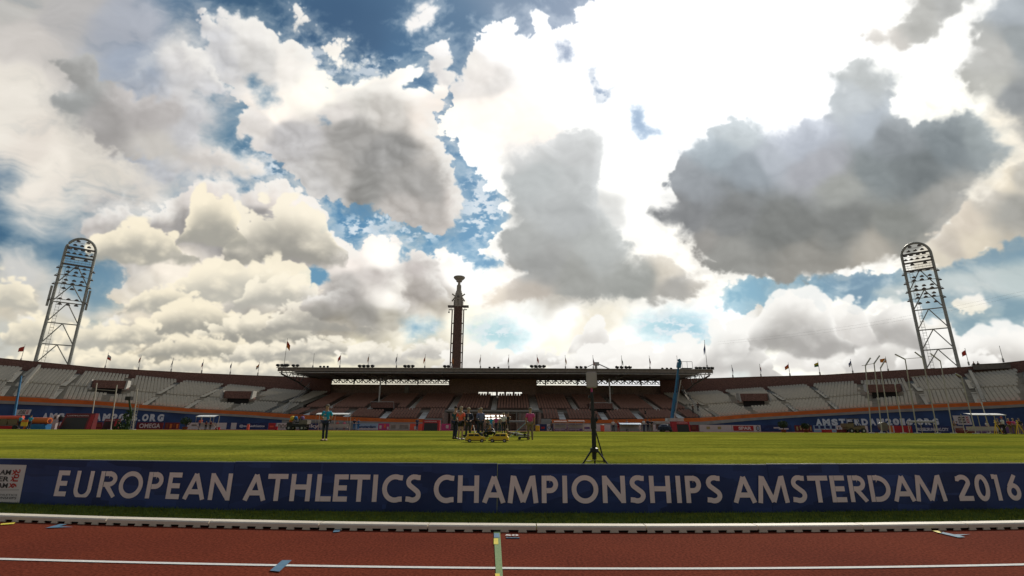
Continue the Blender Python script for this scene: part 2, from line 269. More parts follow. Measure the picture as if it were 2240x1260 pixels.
# ---------------------------------------------------------------- sun
sd = bpy.data.lights.new('sun', 'SUN'); sd.energy = 3.3; sd.angle = R(0.6); sd.color = (1, .93, .8)
sun = bpy.data.objects.new('sun', sd); col.objects.link(sun)
sv = Vector((math.cos(SUN_EL) * math.sin(SUN_AZ), math.cos(SUN_EL) * math.cos(SUN_AZ), math.sin(SUN_EL)))
sun.rotation_euler = sv.to_track_quat('Z', 'Y').to_euler(); sun.location = (60, 100, 90)

# ---------------------------------------------------------------- materials
def mat(name, c, rough=.8, var=.15, scale=8, bump=0, bscale=60, metal=0, c2=None, emit=None, spec=.4, stretch=None, detail=6):
    m = bpy.data.materials.new(name); m.use_nodes = True; n = m.node_tree; b = n.nodes['Principled BSDF']; l = n.links.new
    b.inputs['Roughness'].default_value = rough; b.inputs['Metallic'].default_value = metal; b.inputs['Specular IOR Level'].default_value = spec
    co = n.nodes.new('ShaderNodeTexCoord'); src = co.outputs['Object']
    if stretch:
        mp = n.nodes.new('ShaderNodeMapping'); mp.inputs['Scale'].default_value = stretch; l(src, mp.inputs[0]); src = mp.outputs[0]
    no = n.nodes.new('ShaderNodeTexNoise'); no.inputs['Scale'].default_value = scale; no.inputs['Detail'].default_value = detail; l(src, no.inputs[0])
    mxr = n.nodes.new('ShaderNodeMix'); mxr.data_type = 'RGBA'
    a = [max(0, x * (1 - var)) for x in c]; z = list(c2) if c2 else [min(1, x * (1 + var)) for x in c]
    mxr.inputs[6].default_value = (*a, 1); mxr.inputs[7].default_value = (*z, 1)
    rp = n.nodes.new('ShaderNodeMapRange'); rp.inputs[1].default_value = .3; rp.inputs[2].default_value = .7
    l(no.outputs[0], rp.inputs[0]); l(rp.outputs[0], mxr.inputs[0]); l(mxr.outputs[2], b.inputs['Base Color'])
    if bump:
        nb = n.nodes.new('ShaderNodeTexNoise'); nb.inputs['Scale'].default_value = bscale; nb.inputs['Detail'].default_value = 4; l(src, nb.inputs[0])
        bu = n.nodes.new('ShaderNodeBump'); bu.inputs['Strength'].default_value = bump; bu.inputs['Distance'].default_value = .02; l(nb.outputs[0], bu.inputs['Height']); l(bu.outputs[0], b.inputs['Normal'])
    if emit:
        b.inputs['Emission Color'].default_value = (*c, 1); b.inputs['Emission Strength'].default_value = emit
    return m
M = {}
def mk(name, *a, **k): M[name] = mat(name, *a, **k)
mk('tartan', (.152, .034, .019), 1, .42, 45, bump=.5, bscale=220, spec=.03)
mk('tartan_far', (.16, .05, .035), .95, .2, 3)
mk('paving', (.12, .11, .10), .9, .2, 2)
mk('grass', (.168, .174, .024), 1, .2, .5, bump=.35, bscale=30, spec=0)
mk('blade', (.095, .14, .025), .8, .3, 4)
mk('white_line', (.62, .60, .58), .85, .14, 60, bump=.2, bscale=150)
mk('green_line', (.16, .24, .10), .85, .22, 60, bump=.2, bscale=150)
mk('tape_blue', (.07, .16, .25), .7, .1, 20); mk('tape_yellow', (.62, .50, .04), .6, .08, 20)
mk('kerb_white', (.66, .585, .48), .6, .08, 5, spec=.5)
mk('shade_dark', (.02, .018, .018), .9, .1)  # near-black standing in for the shade inside slots and passages
mk('board_blue', (.030, .046, .145), .45, .14, 1.1, c2=(.032, .058, .175), spec=.2)
mk('letter', (.80, .665, .66), .4, .05, 3)
mk('alu', (.45, .45, .44), .4, .1, 6, metal=.6)
mk('logo_white', (.62, .58, .58), .4, .04, 3); mk('logo_red', (.45, .035, .03), .5, .05); mk('logo_black', (.03, .03, .035), .5, .1)
mk('brick', (.18, .095, .08), .95, .35, 5, bump=.3, bscale=12)
mk('brick_tower', (.14, .088, .07), .95, .3, 3, bump=.3, bscale=10)
mk('concrete', (.27, .25, .225), 1, .18, 1.5, bump=.2, bscale=8, spec=.05)
mk('concrete_light', (.40, .38, .35), 1, .15, 1.5)
mk('step', (.33, .31, .275), 1, .2, 2, spec=0)
mk('seat_grey', (.50, .455, .385), .5, .1, 2, spec=.3)
mk('seat_brown', (.28, .145, .108), .5, .15, 2, spec=.3)
mk('step_brown', (.17, .125, .105), .9, .2, 2)
mk('orange', (.62, .135, .02), .6, .14, .8)
mk('coping', (.30, .29, .28), .8, .12, 1)
mk('cloth_blue', (.022, .055, .17), .7, .3, .35, c2=(.04, .09, .24))
mk('letter_far', (.66, .69, .75), .6, .08, 1)
mk('mast_grey', (.36, .36, .32), .5, .15, 2); mk('steel_dark', (.15, .13, .115), .6, .2, 3)
mk('steel_grey', (.46, .45, .43), .5, .18, 2)
mk('roof_grey', (.25, .22, .20), .7, .2, 2)
mk('tower_stone', (.40, .36, .31), .85, .18, 1.2)
mk('glass', (.03, .035, .04), .1, .1)
mk('lampface', (.5, .5, .48), .25, .05)
mk('black', (.015, .015, .016), .5, .2, 5); mk('rubber', (.03, .03, .03), .8, .1)
mk('offwhite', (.44, .395, .385), .5, .06, 4); mk('white', (.78, .77, .75), .5, .04, 4)
mk('skin', (.42, .25, .17), .6, .08, 20); mk('hair', (.18, .15, .12), .8, .2, 40); mk('hair_fair', (.38, .30, .2), .8, .2, 40); mk('hair_dark', (.03, .02, .018), .8, .2, 40)
mk('teal', (.01, .33, .50), .8, .15, 9); mk('navy', (.02, .025, .05), .8, .2, 9); mk('coral', (.80, .13, .08), .8, .12, 9)
mk('pink', (.52, .07, .22), .8, .12, 9); mk('khaki', (.20, .15, .09), .8, .15, 9); mk('charcoal', (.03, .032, .034), .8, .2, 9)
mk('aisle_grey', (.20, .19, .17), 1, .15, 2, spec=0); mk('brick_lifted', (.32, .22, .185), .95, .3, 4); mk('aisle_pale', (.72, .68, .62), .9, .12, 1.5); mk('shirt_blue', (.12, .14, .26), .8, .15, 9); mk('shirt_white', (.62, .6, .58), .8, .08, 9); mk('shirt_red', (.42, .03, .03), .8, .12, 9)  # brick under the roof: lighter copy, colour lifts the shade there
mk('denim', (.04, .06, .13), .8, .15, 9); mk('dark_teal', (.01, .06, .08), .8, .15, 9)
mk('yellow', (.72, .47, .03), .4, .06, 5); mk('red', (.42, .02, .03), .5, .1, 3); mk('dark_red', (.15, .015, .02), .5, .15, 3)
mk('sign_orange', (.6, .17, .03), .6, .1); mk('mat_blue', (.02, .16, .38), .6, .1, 3); mk('boom_blue', (.03, .16, .33), .5, .15, 3)
mk('screen', (.02, .02, .02), .35, .1); mk('post', (.46, .42, .36), .5, .08, 3); mk('purple', (.16, .09, .22), .7, .3, 2)
mk('light_on', (1.0, .93, .82), .5, 0, emit=3.0)
mk('leaf', (.03, .055, .02), .8, .4, 9); mk('terracotta', (.2, .06, .03), .8, .1)
mk('flag_red', (.5, .05, .03), .8, .1); mk('flag_orange', (.65, .22, .03), .8, .1); mk('flag_yellow', (.6, .45, .04), .8, .1); mk('flag_blue', (.05, .09, .28), .8, .1); mk('flag_white', (.6, .6, .6), .8, .1); mk('flag_green', (.04, .18, .06), .8, .1)
# mown bands and worn patches of the grass; speckled crumb of the track
def tune_grass():
    n = M['grass'].node_tree; l = n.links.new; b = n.nodes['Principled BSDF']; old = b.inputs['Base Color'].links[0].from_socket
    co = n.nodes.new('ShaderNodeTexCoord'); mp = n.nodes.new('ShaderNodeMapping'); mp.inputs['Scale'].default_value = (.03, .26, 1); l(co.outputs['Object'], mp.inputs[0])
    no = n.nodes.new('ShaderNodeTexNoise'); no.inputs['Scale'].default_value = 1.6; no.inputs['Detail'].default_value = 5; l(mp.outputs[0], no.inputs[0])
    rp = n.nodes.new('ShaderNodeValToRGB'); rp.color_ramp.elements[0].position = .35; rp.color_ramp.elements[1].position = .65
    rp.color_ramp.elements[0].color = (.56, .64, .62, 1); rp.color_ramp.elements[1].color = (1.32, 1.22, 1.1, 1); l(no.outputs[0], rp.inputs[0])
    n2 = n.nodes.new('ShaderNodeTexNoise'); n2.inputs['Scale'].default_value = 9; n2.inputs['Detail'].default_value = 8; l(co.outputs['Object'], n2.inputs[0])
    r2 = n.nodes.new('ShaderNodeValToRGB'); r2.color_ramp.elements[0].position = .3; r2.color_ramp.elements[1].position = .7
    r2.color_ramp.elements[0].color = (.58, .66, .6, 1); r2.color_ramp.elements[1].color = (1.38, 1.32, 1.3, 1); l(n2.outputs[0], r2.inputs[0])
    m1 = n.nodes.new('ShaderNodeMix'); m1.data_type = 'RGBA'; m1.blend_type = 'MULTIPLY'; m1.inputs[0].default_value = 1; l(old, m1.inputs[6]); l(rp.outputs[0], m1.inputs[7])
    m2 = n.nodes.new('ShaderNodeMix'); m2.data_type = 'RGBA'; m2.blend_type = 'MULTIPLY'; m2.inputs[0].default_value = 1; l(m1.outputs[2], m2.inputs[6]); l(r2.outputs[0], m2.inputs[7])
    l(m2.outputs[2], b.inputs['Base Color'])
tune_grass()
def tune_track():
    n = M['tartan'].node_tree; l = n.links.new; b = n.nodes['Principled BSDF']; old = b.inputs['Base Color'].links[0].from_socket
    co = n.nodes.new('ShaderNodeTexCoord'); no = n.nodes.new('ShaderNodeTexNoise'); no.inputs['Scale'].default_value = .9; no.inputs['Detail'].default_value = 6; l(co.outputs['Object'], no.inputs[0])
    rp = n.nodes.new('ShaderNodeValToRGB'); rp.color_ramp.elements[0].position = .3; rp.color_ramp.elements[1].position = .7
    rp.color_ramp.elements[0].color = (.86, .86, .9, 1); rp.color_ramp.elements[1].color = (1.12, 1.1, 1.04, 1); l(no.outputs[0], rp.inputs[0])
    m1 = n.nodes.new('ShaderNodeMix'); m1.data_type = 'RGBA'; m1.blend_type = 'MULTIPLY'; m1.inputs[0].default_value = 1; l(old, m1.inputs[6]); l(rp.outputs[0], m1.inputs[7]); l(m1.outputs[2], b.inputs['Base Color'])
tune_track()
def tune_board():   # printed pattern of slightly different blue fields
    n = M['board_blue'].node_tree; l = n.links.new; b = n.nodes['Principled BSDF']; old = b.inputs['Base Color'].links[0].from_socket
    co = n.nodes.new('ShaderNodeTexCoord'); mp = n.nodes.new('ShaderNodeMapping'); mp.inputs['Scale'].default_value = (1.1, 1.1, 3.6); l(co.outputs['Object'], mp.inputs[0])
    vo = n.nodes.new('ShaderNodeTexVoronoi'); vo.distance = 'CHEBYCHEV'; vo.inputs['Scale'].default_value = 1.5; l(mp.outputs[0], vo.inputs[0])
    sp = n.nodes.new('ShaderNodeSeparateColor'); l(vo.outputs['Color'], sp.inputs[0]); mr = n.nodes.new('ShaderNodeMapRange'); mr.inputs[3].default_value = .74; mr.inputs[4].default_value = 1.3; l(sp.outputs[0], mr.inputs[0])
    vm = n.nodes.new('ShaderNodeVectorMath'); vm.operation = 'SCALE'; l(old, vm.inputs[0]); l(mr.outputs[0], vm.inputs['Scale']); l(vm.outputs[0], b.inputs['Base Color'])
    no = n.nodes.new('ShaderNodeTexNoise'); no.inputs['Scale'].default_value = 7; no.inputs['Detail'].default_value = 7; l(co.outputs['Object'], no.inputs[0]); r2 = n.nodes.new('ShaderNodeMapRange'); r2.inputs[3].default_value = .3; r2.inputs[4].default_value = .65; l(no.outputs[0], r2.inputs[0]); l(r2.outputs[0], b.inputs['Roughness'])
tune_board()

# ---------------------------------------------------------------- object helpers
class MB:
    def __init__(s): s.v = []; s.f = []; s.m = []; s.mi = 0
    def add(s, vs, fs):
        k = len(s.v); s.v += [tuple(v) for v in vs]; s.f += [tuple(i + k for i in f) for f in fs]; s.m += [s.mi] * len(fs); return s
    def box(s, c, d, rz=0, rx=0, ry=0):
        x, y, z = d[0] / 2, d[1] / 2, d[2] / 2; E = Euler((rx, ry, rz)).to_matrix(); c = Vector(c)
        vs = [c + E @ Vector(p) for p in ((-x,-y,-z),(x,-y,-z),(x,y,-z),(-x,y,-z),(-x,-y,z),(x,-y,z),(x,y,z),(-x,y,z))]
        return s.add(vs, [(0,3,2,1),(4,5,6,7),(0,1,5,4),(1,2,6,5),(2,3,7,6),(3,0,4,7)])
    def tube(s, pts, r, n=8, r2=None, cap=True):
        pts = [Vector(p) for p in pts]; k = len(pts); rings = []
        for i, p in enumerate(pts):
            t = (pts[min(i + 1, k - 1)] - pts[max(i - 1, 0)]).normalized()
            u = t.cross(Vector((0, 0, 1)) if abs(t.z) < .9 else Vector((1, 0, 0))).normalized(); w = t.cross(u)
            rr = r if r2 is None else r + (r2 - r) * i / (k - 1)
            rings.append([p + (u * math.cos(2 * math.pi * j / n) + w * math.sin(2 * math.pi * j / n)) * rr for j in range(n)])
        vs = [v for q in rings for v in q]
        fs = [(i * n + j, i * n + (j + 1) % n, (i + 1) * n + (j + 1) % n, (i + 1) * n + j) for i in range(k - 1) for j in range(n)]
        if cap: fs += [tuple(range(n))[::-1], tuple((k - 1) * n + j for j in range(n))]
        return s.add(vs, fs)
    def lathe(s, c, prof, n=20):
        vs = []; c = Vector(c)
        for r, z in prof: vs += [c + Vector((r * math.cos(2 * math.pi * j / n), r * math.sin(2 * math.pi * j / n), z)) for j in range(n)]
        fs = [(i * n + j, i * n + (j + 1) % n, (i + 1) * n + (j + 1) % n, (i + 1) * n + j) for i in range(len(prof) - 1) for j in range(n)]
        return s.add(vs, fs + [tuple(range(n))[::-1], tuple((len(prof) - 1) * n + j for j in range(n))])
    def poly(s, pts, th, nrm):
        """flat outline given thickness th along nrm"""
        n = len(pts); a = [Vector(p) for p in pts]; b = [p + Vector(nrm) * th for p in a]
        return s.add(a + b, [tuple(range(n)), tuple(range(n, 2 * n))[::-1]] + [(i, i + n, (i + 1) % n + n, (i + 1) % n) for i in range(n)])
    def strip(s, A, B):
        n = len(A); return s.add(list(A) + list(B), [(i, i + 1, n + i + 1, n + i) for i in range(n - 1)])
    def build(s, name, m, parent=None, base=None, smooth=False, bevel=0):
        me = bpy.data.meshes.new(name); off = Vector(base) if base is not None else Vector((0, 0, 0))
        me.from_pydata([Vector(v) - off for v in s.v], [], s.f); me.update()
        for x in (m if isinstance(m, list) else [m]): me.materials.append(M[x])
        if isinstance(m, list): me.polygons.foreach_set('material_index', s.m)
        bm = bmesh.new(); bm.from_mesh(me); bmesh.ops.recalc_face_normals(bm, faces=bm.faces)
        if bevel: bmesh.ops.bevel(bm, geom=bm.edges[:], offset=bevel, segments=2, affect='EDGES', clamp_overlap=True)
        bm.to_mesh(me); bm.free()
        if smooth: me.polygons.foreach_set('use_smooth', [True] * len(me.polygons))
        o = bpy.data.objects.new(name, me); col.objects.link(o)
        if parent: o.parent = parent
        return o
def thing(name, label, cat, loc=(0, 0, 0), rz=0, group=None):
    o = bpy.data.objects.new(name, None); o.empty_display_size = .2; col.objects.link(o); o.location = loc; o.rotation_euler = (0, 0, rz)
    o['label'] = label; o['category'] = cat
    if group: o['group'] = group
    return o
def tag(o, label, cat, group=None):
    o['label'] = label; o['category'] = cat
    if group: o['group'] = group
    return o
def struct(o): o['kind'] = 'structure'; return o
def stuff(o, label=None, cat=None):
    o['kind'] = 'stuff'
    if label: o['label'] = label; o['category'] = cat
    return o
def dup(root, loc, rz=None, label=None, scale=None, swap=None):
    r = root.copy(); col.objects.link(r); r.location = loc
    if rz is not None: r.rotation_euler = (0, 0, rz)
    if label: r['label'] = label
    if scale: r.scale = scale
    for ch in list(root.children):
        c = ch.copy(); col.objects.link(c); c.parent = r
        for g in ch.children:
            d = g.copy(); col.objects.link(d); d.parent = c
    return r
_tx = {}
def text_verts(body, w=None, h=None, bold=.0, shear=0.0, sx=1.0):
    """flat text outline mesh in x-z, lower left at 0, fitted to width and cap height"""
    cu = bpy.data.curves.new('t', 'FONT'); cu.body = body; cu.size = 1; cu.offset = bold; cu.shear = shear; cu.resolution_u = 4
    o = bpy.data.objects.new('t', cu); col.objects.link(o)
    dg = bpy.context.evaluated_depsgraph_get(); dg.update(); me = bpy.data.meshes.new_from_object(o.evaluated_get(dg))
    V = np.array([v.co[:] for v in me.vertices]); Fs = [tuple(p.vertices) for p in me.polygons]
    bpy.data.objects.remove(o); bpy.data.curves.remove(cu); bpy.data.meshes.remove(me)
    V[:, 0] -= V[:, 0].min(); V[:, 1] -= V[:, 1].min(); fx = (w / V[:, 0].max()) if w else 1; fy = (h / V[:, 1].max()) if h else fx
    if not w: fx = fy
    V[:, 0] *= fx; V[:, 1] *= fy
    return V, Fs
def text_on(mb, body, origin, ux, uz, w, h, bold=0.0, lift=.01):
    """put text on a plane; origin is lower left, ux/uz unit vectors"""
    V, Fs = text_verts(body, w, h, bold); ux = Vector(ux).normalized(); uz = Vector(uz).normalized(); n = ux.cross(uz); o = Vector(origin)
    return mb.add([o + ux * float(v[0]) + uz * float(v[1]) + n * lift for v in V], Fs)

# ---------------------------------------------------------------- ground
g = MB(); g.box((0, 0, -.55), (5000, 5000, 1.0)); struct(g.build('ground', 'paving'))
KX = [-400, 0, 300, 560, 700, 1120, 1500, 1690, 2000, 2240, 2600]
def curveY(samples):
    """world polyline of a line seen on the ground, from (px, py) samples"""
    return [atZ(x, y) for x, y in samples]
def resample(samples, step=40):
    xs = [s[0] for s in samples]; ys = [s[1] for s in samples]; deg = min(3, len(xs) - 1)
    cf = np.polyfit(xs, ys, deg if len(xs) > 3 else 2)
    return lambda x: float(np.polyval(cf, x))
kerb_y = resample([(0, 1141), (300, 1150.3), (560, 1157), (700, 1159.5), (1120, 1164.5), (1500, 1165.5), (1690, 1164.5), (2240, 1157.5)])
line_y = resample([(0, 1224), (300, 1231), (560, 1237), (700, 1239.5), (1120, 1244), (1500, 1245.5), (1690, 1243.5), (2240, 1236)])
bfoot_y = resample([(0, 1109), (300, 1117), (560, 1120.5), (1087, 1126), (1400, 1127.5), (1690, 1125), (2240, 1119)])
def along(fy, dpx=20, x0=-500, x1=2740, off=0.0, z=0.0):
    P = [atZ(x, fy(x)) for x in range(x0, x1 + 1, dpx)]
    out = []
    for i, p in enumerate(P):
        t = (P[min(i + 1, len(P) - 1)] - P[max(0, i - 1)]).normalized(); n = Vector((-t.y, t.x, 0))
        q = p + n * off; out.append(Vector((q.x, q.y, z)))
    if x0 <= -500: out.insert(0, out[0] + (out[0] - out[3]).normalized() * 40)
    if x1 >= 2740: out.append(out[-1] + (out[-1] - out[-4]).normalized() * 40)
    return out
# red track: whole stadium floor; near straight has the crumb texture
g = MB(); g.box((0, 38, -.046), (230, 84, .092)); struct(g.build('running_track', 'tartan'))
kp = along(kerb_y, 40, off=.15)
k0, k1 = kp[0], kp[-1]
def kerbline(X):
    for a, b in zip(kp, kp[1:]):
        if a.x <= X <= b.x: return a.y + (b.y - a.y) * (X - a.x) / (b.x - a.x)
    return k0.y if X < k0.x else k1.y
xs = sorted(set([round(-78 + i * 1.5, 2) for i in range(104)] + [round(p.x, 3) for p in kp]))
far_edge = lambda X: 72 - .0006 * (X + 3) ** 2
rows = [0, .02, .05, .1] + [i / 24 for i in range(3, 25)]
V = []; n = len(xs)
for f in rows:
    for X in xs:
        a, b = kerbline(X), far_edge(X); Y = a + (b - a) * f; V.append((X, Y, crown(X, Y) + .006))
Fc = [(j * n + i, j * n + i + 1, (j + 1) * n + i + 1, (j + 1) * n + i) for j in range(len(rows) - 1) for i in range(n - 1)]
g = MB(); g.add(V, Fc); struct(g.build('infield_grass', 'grass', smooth=True))
# short blades between kerb and board, and behind the board
def blades(name, n, yfun, label, spread=.05, h0=.018, h1=.042):
    rs = random.Random(3); vs = []; fs = []
    for i in range(n):
        X, Y = yfun(rs); z = crown(X, Y) + .004; a = rs.random() * 6.28; w = .0035; h = rs.uniform(h0, h1); lx, ly = rs.uniform(-.02, .02), rs.uniform(-.02, .02)
        k = len(vs); vs += [(X - w * math.cos(a), Y - w * math.sin(a), z), (X + w * math.cos(a), Y + w * math.sin(a), z), (X + lx, Y + ly, z + h)]; fs.append((k, k + 1, k + 2))
    m = MB(); m.add(vs, fs); return stuff(m.build(name, 'blade'), label, 'grass')
def y_strip(rs):
    X = rs.uniform(-10, 10); return X, kerbline(X) + .0 + rs.random() ** .8 * 1.05
blades('grass', 52000, y_strip, 'short green grass growing between the white kerb and the blue boards')
def y_field(rs):
    X = rs.uniform(-16, 16); return X, kerbline(X) + 1.6 + rs.random() ** 1.6 * 9
blades('grass', 42000, y_field, 'mown grass of the field just behind the blue boards', h0=.012, h1=.026)
# painted lines
def ribbon(name, fy, o0, o1, m, z=.005, x0=-500, x1=2740):
    A = along(fy, 20, x0, x1, o0, z); B = along(fy, 20, x0, x1, o1, z); g = MB(); g.strip(A, B); return struct(g.build(name, m))
ribbon('lane_marking', line_y, -.025, .025, 'white_line')
g = MB(); a = atZ(1080, 1163); b = atZ(1094, 1163); c = atZ(1100, 1262); d = atZ(1085, 1262)
q = lambda p, z: (p.x, p.y, z)
dn = (c - b).normalized() * 2.2; dm = (d - a).normalized() * 2.2
g.add([q(a, .007), q(b, .007), q(c, .007), q(d, .007), q(c + dn, .007), q(d + dm, .007)], [(0, 1, 2, 3), (3, 2, 4, 5)]); struct(g.build('start_line_marking', 'green_line'))
def patch(name, pts, m, z=.009):
    g = MB(); P = [atZ(x, y) for x, y in pts]; g.add([(p.x, p.y, z) for p in P], [tuple(range(len(P)))]); return struct(g.build(name, m))
patch('yellow_track_mark', [(1080, 1180), (1089.5, 1180), (1090, 1193), (1080, 1193)], 'tape_yellow')
patch('yellow_track_mark', [(1083, 1257.5), (1093, 1257.5), (1094, 1270), (1084, 1270)], 'tape_yellow')
patch('blue_track_mark', [(1080.5, 1168.5), (1092, 1168.5), (1093, 1178), (1080.5, 1178)], 'tape_blue')
patch('blue_track_mark', [(590, 1251), (617, 1228), (638, 1228), (611, 1253)], 'tape_blue')
patch('yellow_track_mark', [(0, 1150), (2, 1147), (33, 1144.5), (30, 1148)], 'tape_yellow')
patch('blue_track_mark', [(98, 1157), (132, 1148), (146, 1149), (128, 1153), (160, 1154.5), (108, 1156.5)], 'tape_blue')
patch('blue_track_mark', [(728, 1166), (732, 1160), (746, 1160), (742, 1165)], 'tape_blue')
patch('yellow_track_mark', [(2038, 1162), (2052, 1162.5), (2063, 1168), (2053, 1167.5)], 'tape_yellow')
patch('blue_track_mark', [(2062, 1165.5), (2088, 1171), (2124, 1170.5), (2100, 1173), (2112, 1177), (2096, 1177.5), (2056, 1168)], 'tape_blue')
# tiny painted number beside the green line
p0 = atZ(1105, 1175); g = MB(); V_, F_ = text_verts('50', .13, .07, .03); g.add([(p0.x + v[0], p0.y + v[1], .012) for v in V_], F_); struct(g.build('painted_number', 'white_line'))
p0 = atZ(1108, 1177); g = MB(); g.box((p0.x + .06, p0.y - .02, .006), (.13, .02, .008)); struct(g.build('blue_track_mark', 'tape_blue'))

# ---------------------------------------------------------------- kerb rail in sections
kj = [-420, -60, 230, 455, 696, 935, 1174, 1415, 1660, 1890, 2120, 2420, 2700]
def kerb_label(i, n):
    words = ['far left frame edge, below the logo panel', 'left part, below the start of the word EUROPEAN', 'below the end of the word EUROPEAN', 'below the word ATHLETICS', 'left of the green line across the track',
             'where the green line across the track starts', 'below the tripod stand', 'below the end of the word CHAMPIONSHIPS', 'below the start of the word AMSTERDAM', 'below the end of the word AMSTERDAM', 'below the number 2016', 'beyond the right frame edge']
    return words[i]
for i in range(len(kj) - 1):
    P = [atZ(x, kerb_y(x)) for x in (kj[i] + 1.2, kj[i + 1] - 1.2)]; a, b = P
    if i == 0: a = b + (a - b).normalized() * 22
    if i == len(kj) - 2: b = a + (b - a).normalized() * 22
    d = (b - a); Ln = d.length; rz = math.atan2(d.y, d.x)
    t = thing('track_kerb', 'white slotted kerb rail section ' + kerb_label(i, 0), 'track kerb', a, rz, 'white kerb rail sections along the track')
    m = MB(); W, H = .14, .062   # local: x along, y back
    prof = [(0, .022), (0, .050), (.012, H), (W - .012, H), (W, .050), (W, 0.01)]
    vs = []; 
    for x in (0, Ln): vs += [(x, y, z) for y, z in prof]
    k = len(prof); m.add(vs, [(j, j + 1, k + j + 1, k + j) for j in range(k - 1)] + [tuple(range(k)), tuple(range(k, 2 * k))[::-1]])
    m.build('rail', 'kerb_white', t, bevel=0)
    nt_ = max(1, round(Ln / .172)); pitch = Ln / nt_; m = MB()
    for j in range(nt_):
        x0 = j * pitch; w = pitch * .50
        m.poly([(x0 + .0, -.001, .0), (x0 + w, -.001, .0), (x0 + w - .008, -.001, .024), (x0 + .008, -.001, .024)], .012, (0, 1, 0))
    m.build('rail_feet', 'kerb_white', t)
    m = MB(); m.box((Ln / 2, .05, .012), (Ln, .01, .022)); m.build('slot_shade_bar', 'shade_dark', t)  # solid dark bar, paints the shade behind the rail slots

# ---------------------------------------------------------------- perimeter boards with lettering
def glyph(ch):
    """strokes in cap-height units: (width, [(points, thickness)])"""
    T = .186; h = T / 2; S = []
    def arc(cx, cy, rx, ry, a0, a1, n=22): return [(cx + rx * math.cos(R(a0 + (a1 - a0) * i / n)), cy + ry * math.sin(R(a0 + (a1 - a0) * i / n))) for i in range(n + 1)]
    if ch == 'E': W = .60; S = [[(h, 0), (h, 1)], [(T, h), (W, h)], [(T, .5), (W * .93, .5)], [(T, 1 - h), (W, 1 - h)]]
    elif ch == 'U': W = .78; S = [[(h, 1)] + arc(W / 2, W / 2 - h + .0, W / 2 - h, W / 2 - h + .0 - h + .1, 180, 360) + [(W - h, 1)]]
    elif ch == 'R': W = .70; S = [[(h, 0), (h, 1)], [(T, 1 - h), (.34, 1 - h)] + arc(.34, .70, .22, .30 - h, 90, -90) + [(T, .5 - h * .05)], [(.30, .46), (W - h * .9, 0)]]
    elif ch == 'P': W = .63; S = [[(h, 0), (h, 1)], [(T, 1 - h), (.32, 1 - h)] + arc(.32, .68, .31 - h, .32 - h, 90, -90) + [(T, .36 + h * .95)]]
    elif ch == 'O': W = 1.0; S = [arc(.5, .5, .5 - h, .52 - h, 0, 360, 40)]
    elif ch == '0': W = .66; S = [arc(.33, .5, .33 - h, .52 - h, 0, 360, 36)]
    elif ch == 'A': W = .86; S = [[(h * .9, 0), (W / 2, 1.0 - .04)], [(W - h * .9, 0), (W / 2, 1.0 - .04)], [(.24, .29), (W - .24, .29)]]
    elif ch == 'N': W = .86; S = [[(h, 0), (h, 1)], [(W - h, 0), (W - h, 1)], [(h * 1.1, .93), (W - h * 1.1, .07)]]
    elif ch == 'T': W = .74; S = [[(W / 2, 0), (W / 2, 1 - T)], [(0, 1 - h), (W, 1 - h)]]
    elif ch == 'H': W = .82; S = [[(h, 0), (h, 1)], [(W - h, 0), (W - h, 1)], [(T, .52), (W - T, .52)]]
    elif ch == 'L': W = .58; S = [[(h, 0), (h, 1)], [(T, h), (W, h)]]
    elif ch == 'I': W = T; S = [[(h, 0), (h, 1)]]
    elif ch == 'C': W = .78; S = [[(W, 1 - h - .02)] + arc(.5, .5, .5 - h, .52 - h, 68, 292, 26) + [(W, h + .02)]]
    elif ch == 'S': W = .60; S = [[(.56, .90)] + arc(.33, .74, .225, .275 - h * .9, 60, 230, 16) + arc(.28, .27, .225, .275 - h * .9, 52, -120, 16) + [(.02, .12)]]
    elif ch == 'M': W = 1.02; S = [[(.06, 0), (.17, 1)], [(W - .06, 0), (W - .17, 1)], [(.19, .95), (W / 2, .04)], [(W - .19, .95), (W / 2, .04)]]
    elif ch == 'D': W = .80; S = [[(h, 0), (h, 1)], [(T, 1 - h), (.30, 1 - h)] + arc(.30, .5, .50 - h, .5 - h, 90, -90) + [(T, h)]]
    elif ch == '2': W = .62; S = [[(.04, .86)] + arc(.29, .72, .22, .28 - h * .9, 140, -20, 16) + [(.12, .14)], [(.04, h), (W, h)]]
    elif ch == '1': W = .36; S = [[(W - h, 0), (W - h, 1)], [(0, .93), (W - T * .9, .93)]]
    elif ch == '6': W = .68; S = [[(.52, 1.0), (.14, .52)], arc(.34, .33, .34 - h, .34 - h, 0, 360, 30)]
    return W, S, T
def stroke_quads(pts, T):
    """ribbon along pts with mitred joins, butt ends"""
    P = [Vector((a, b)) for a, b in pts]; n = len(P); closed = (P[0] - P[-1]).length < 1e-6; Lf = []; Rt = []
    for i in range(n):
        a = P[i - 1] if i > 0 else (P[-2] if closed else None); b = P[i + 1] if i < n - 1 else (P[1] if closed else None)
        d1 = (P[i] - a).normalized() if a is not None else None; d2 = (b - P[i]).normalized() if b is not None else None
        d1 = d1 or d2; d2 = d2 or d1; t = (d1 + d2).normalized(); nn = Vector((-t.y, t.x)); c = max(.5, nn.dot(Vector((-d1.y, d1.x))))
        Lf.append(P[i] + nn * T / 2 / c); Rt.append(P[i] - nn * T / 2 / c)
    return Lf, Rt
JT = [-420, 500, 1087, 1690, 2330]
jp = []
for x in JT:
    p = atZ(x, bfoot_y(x) if x > -100 else 1094); jp.append(p)
BH = .575
PAN = []
for i in range(4):
    a, b = jp[i], jp[i + 1]; d = b - a; d.z = 0; Ln = d.length; ux = d.normalized(); nn = Vector((ux.y, -ux.x, 0))   # towards camera
    if i == 3: Ln += 2.6
    PAN.append((a, ux, nn, Ln))
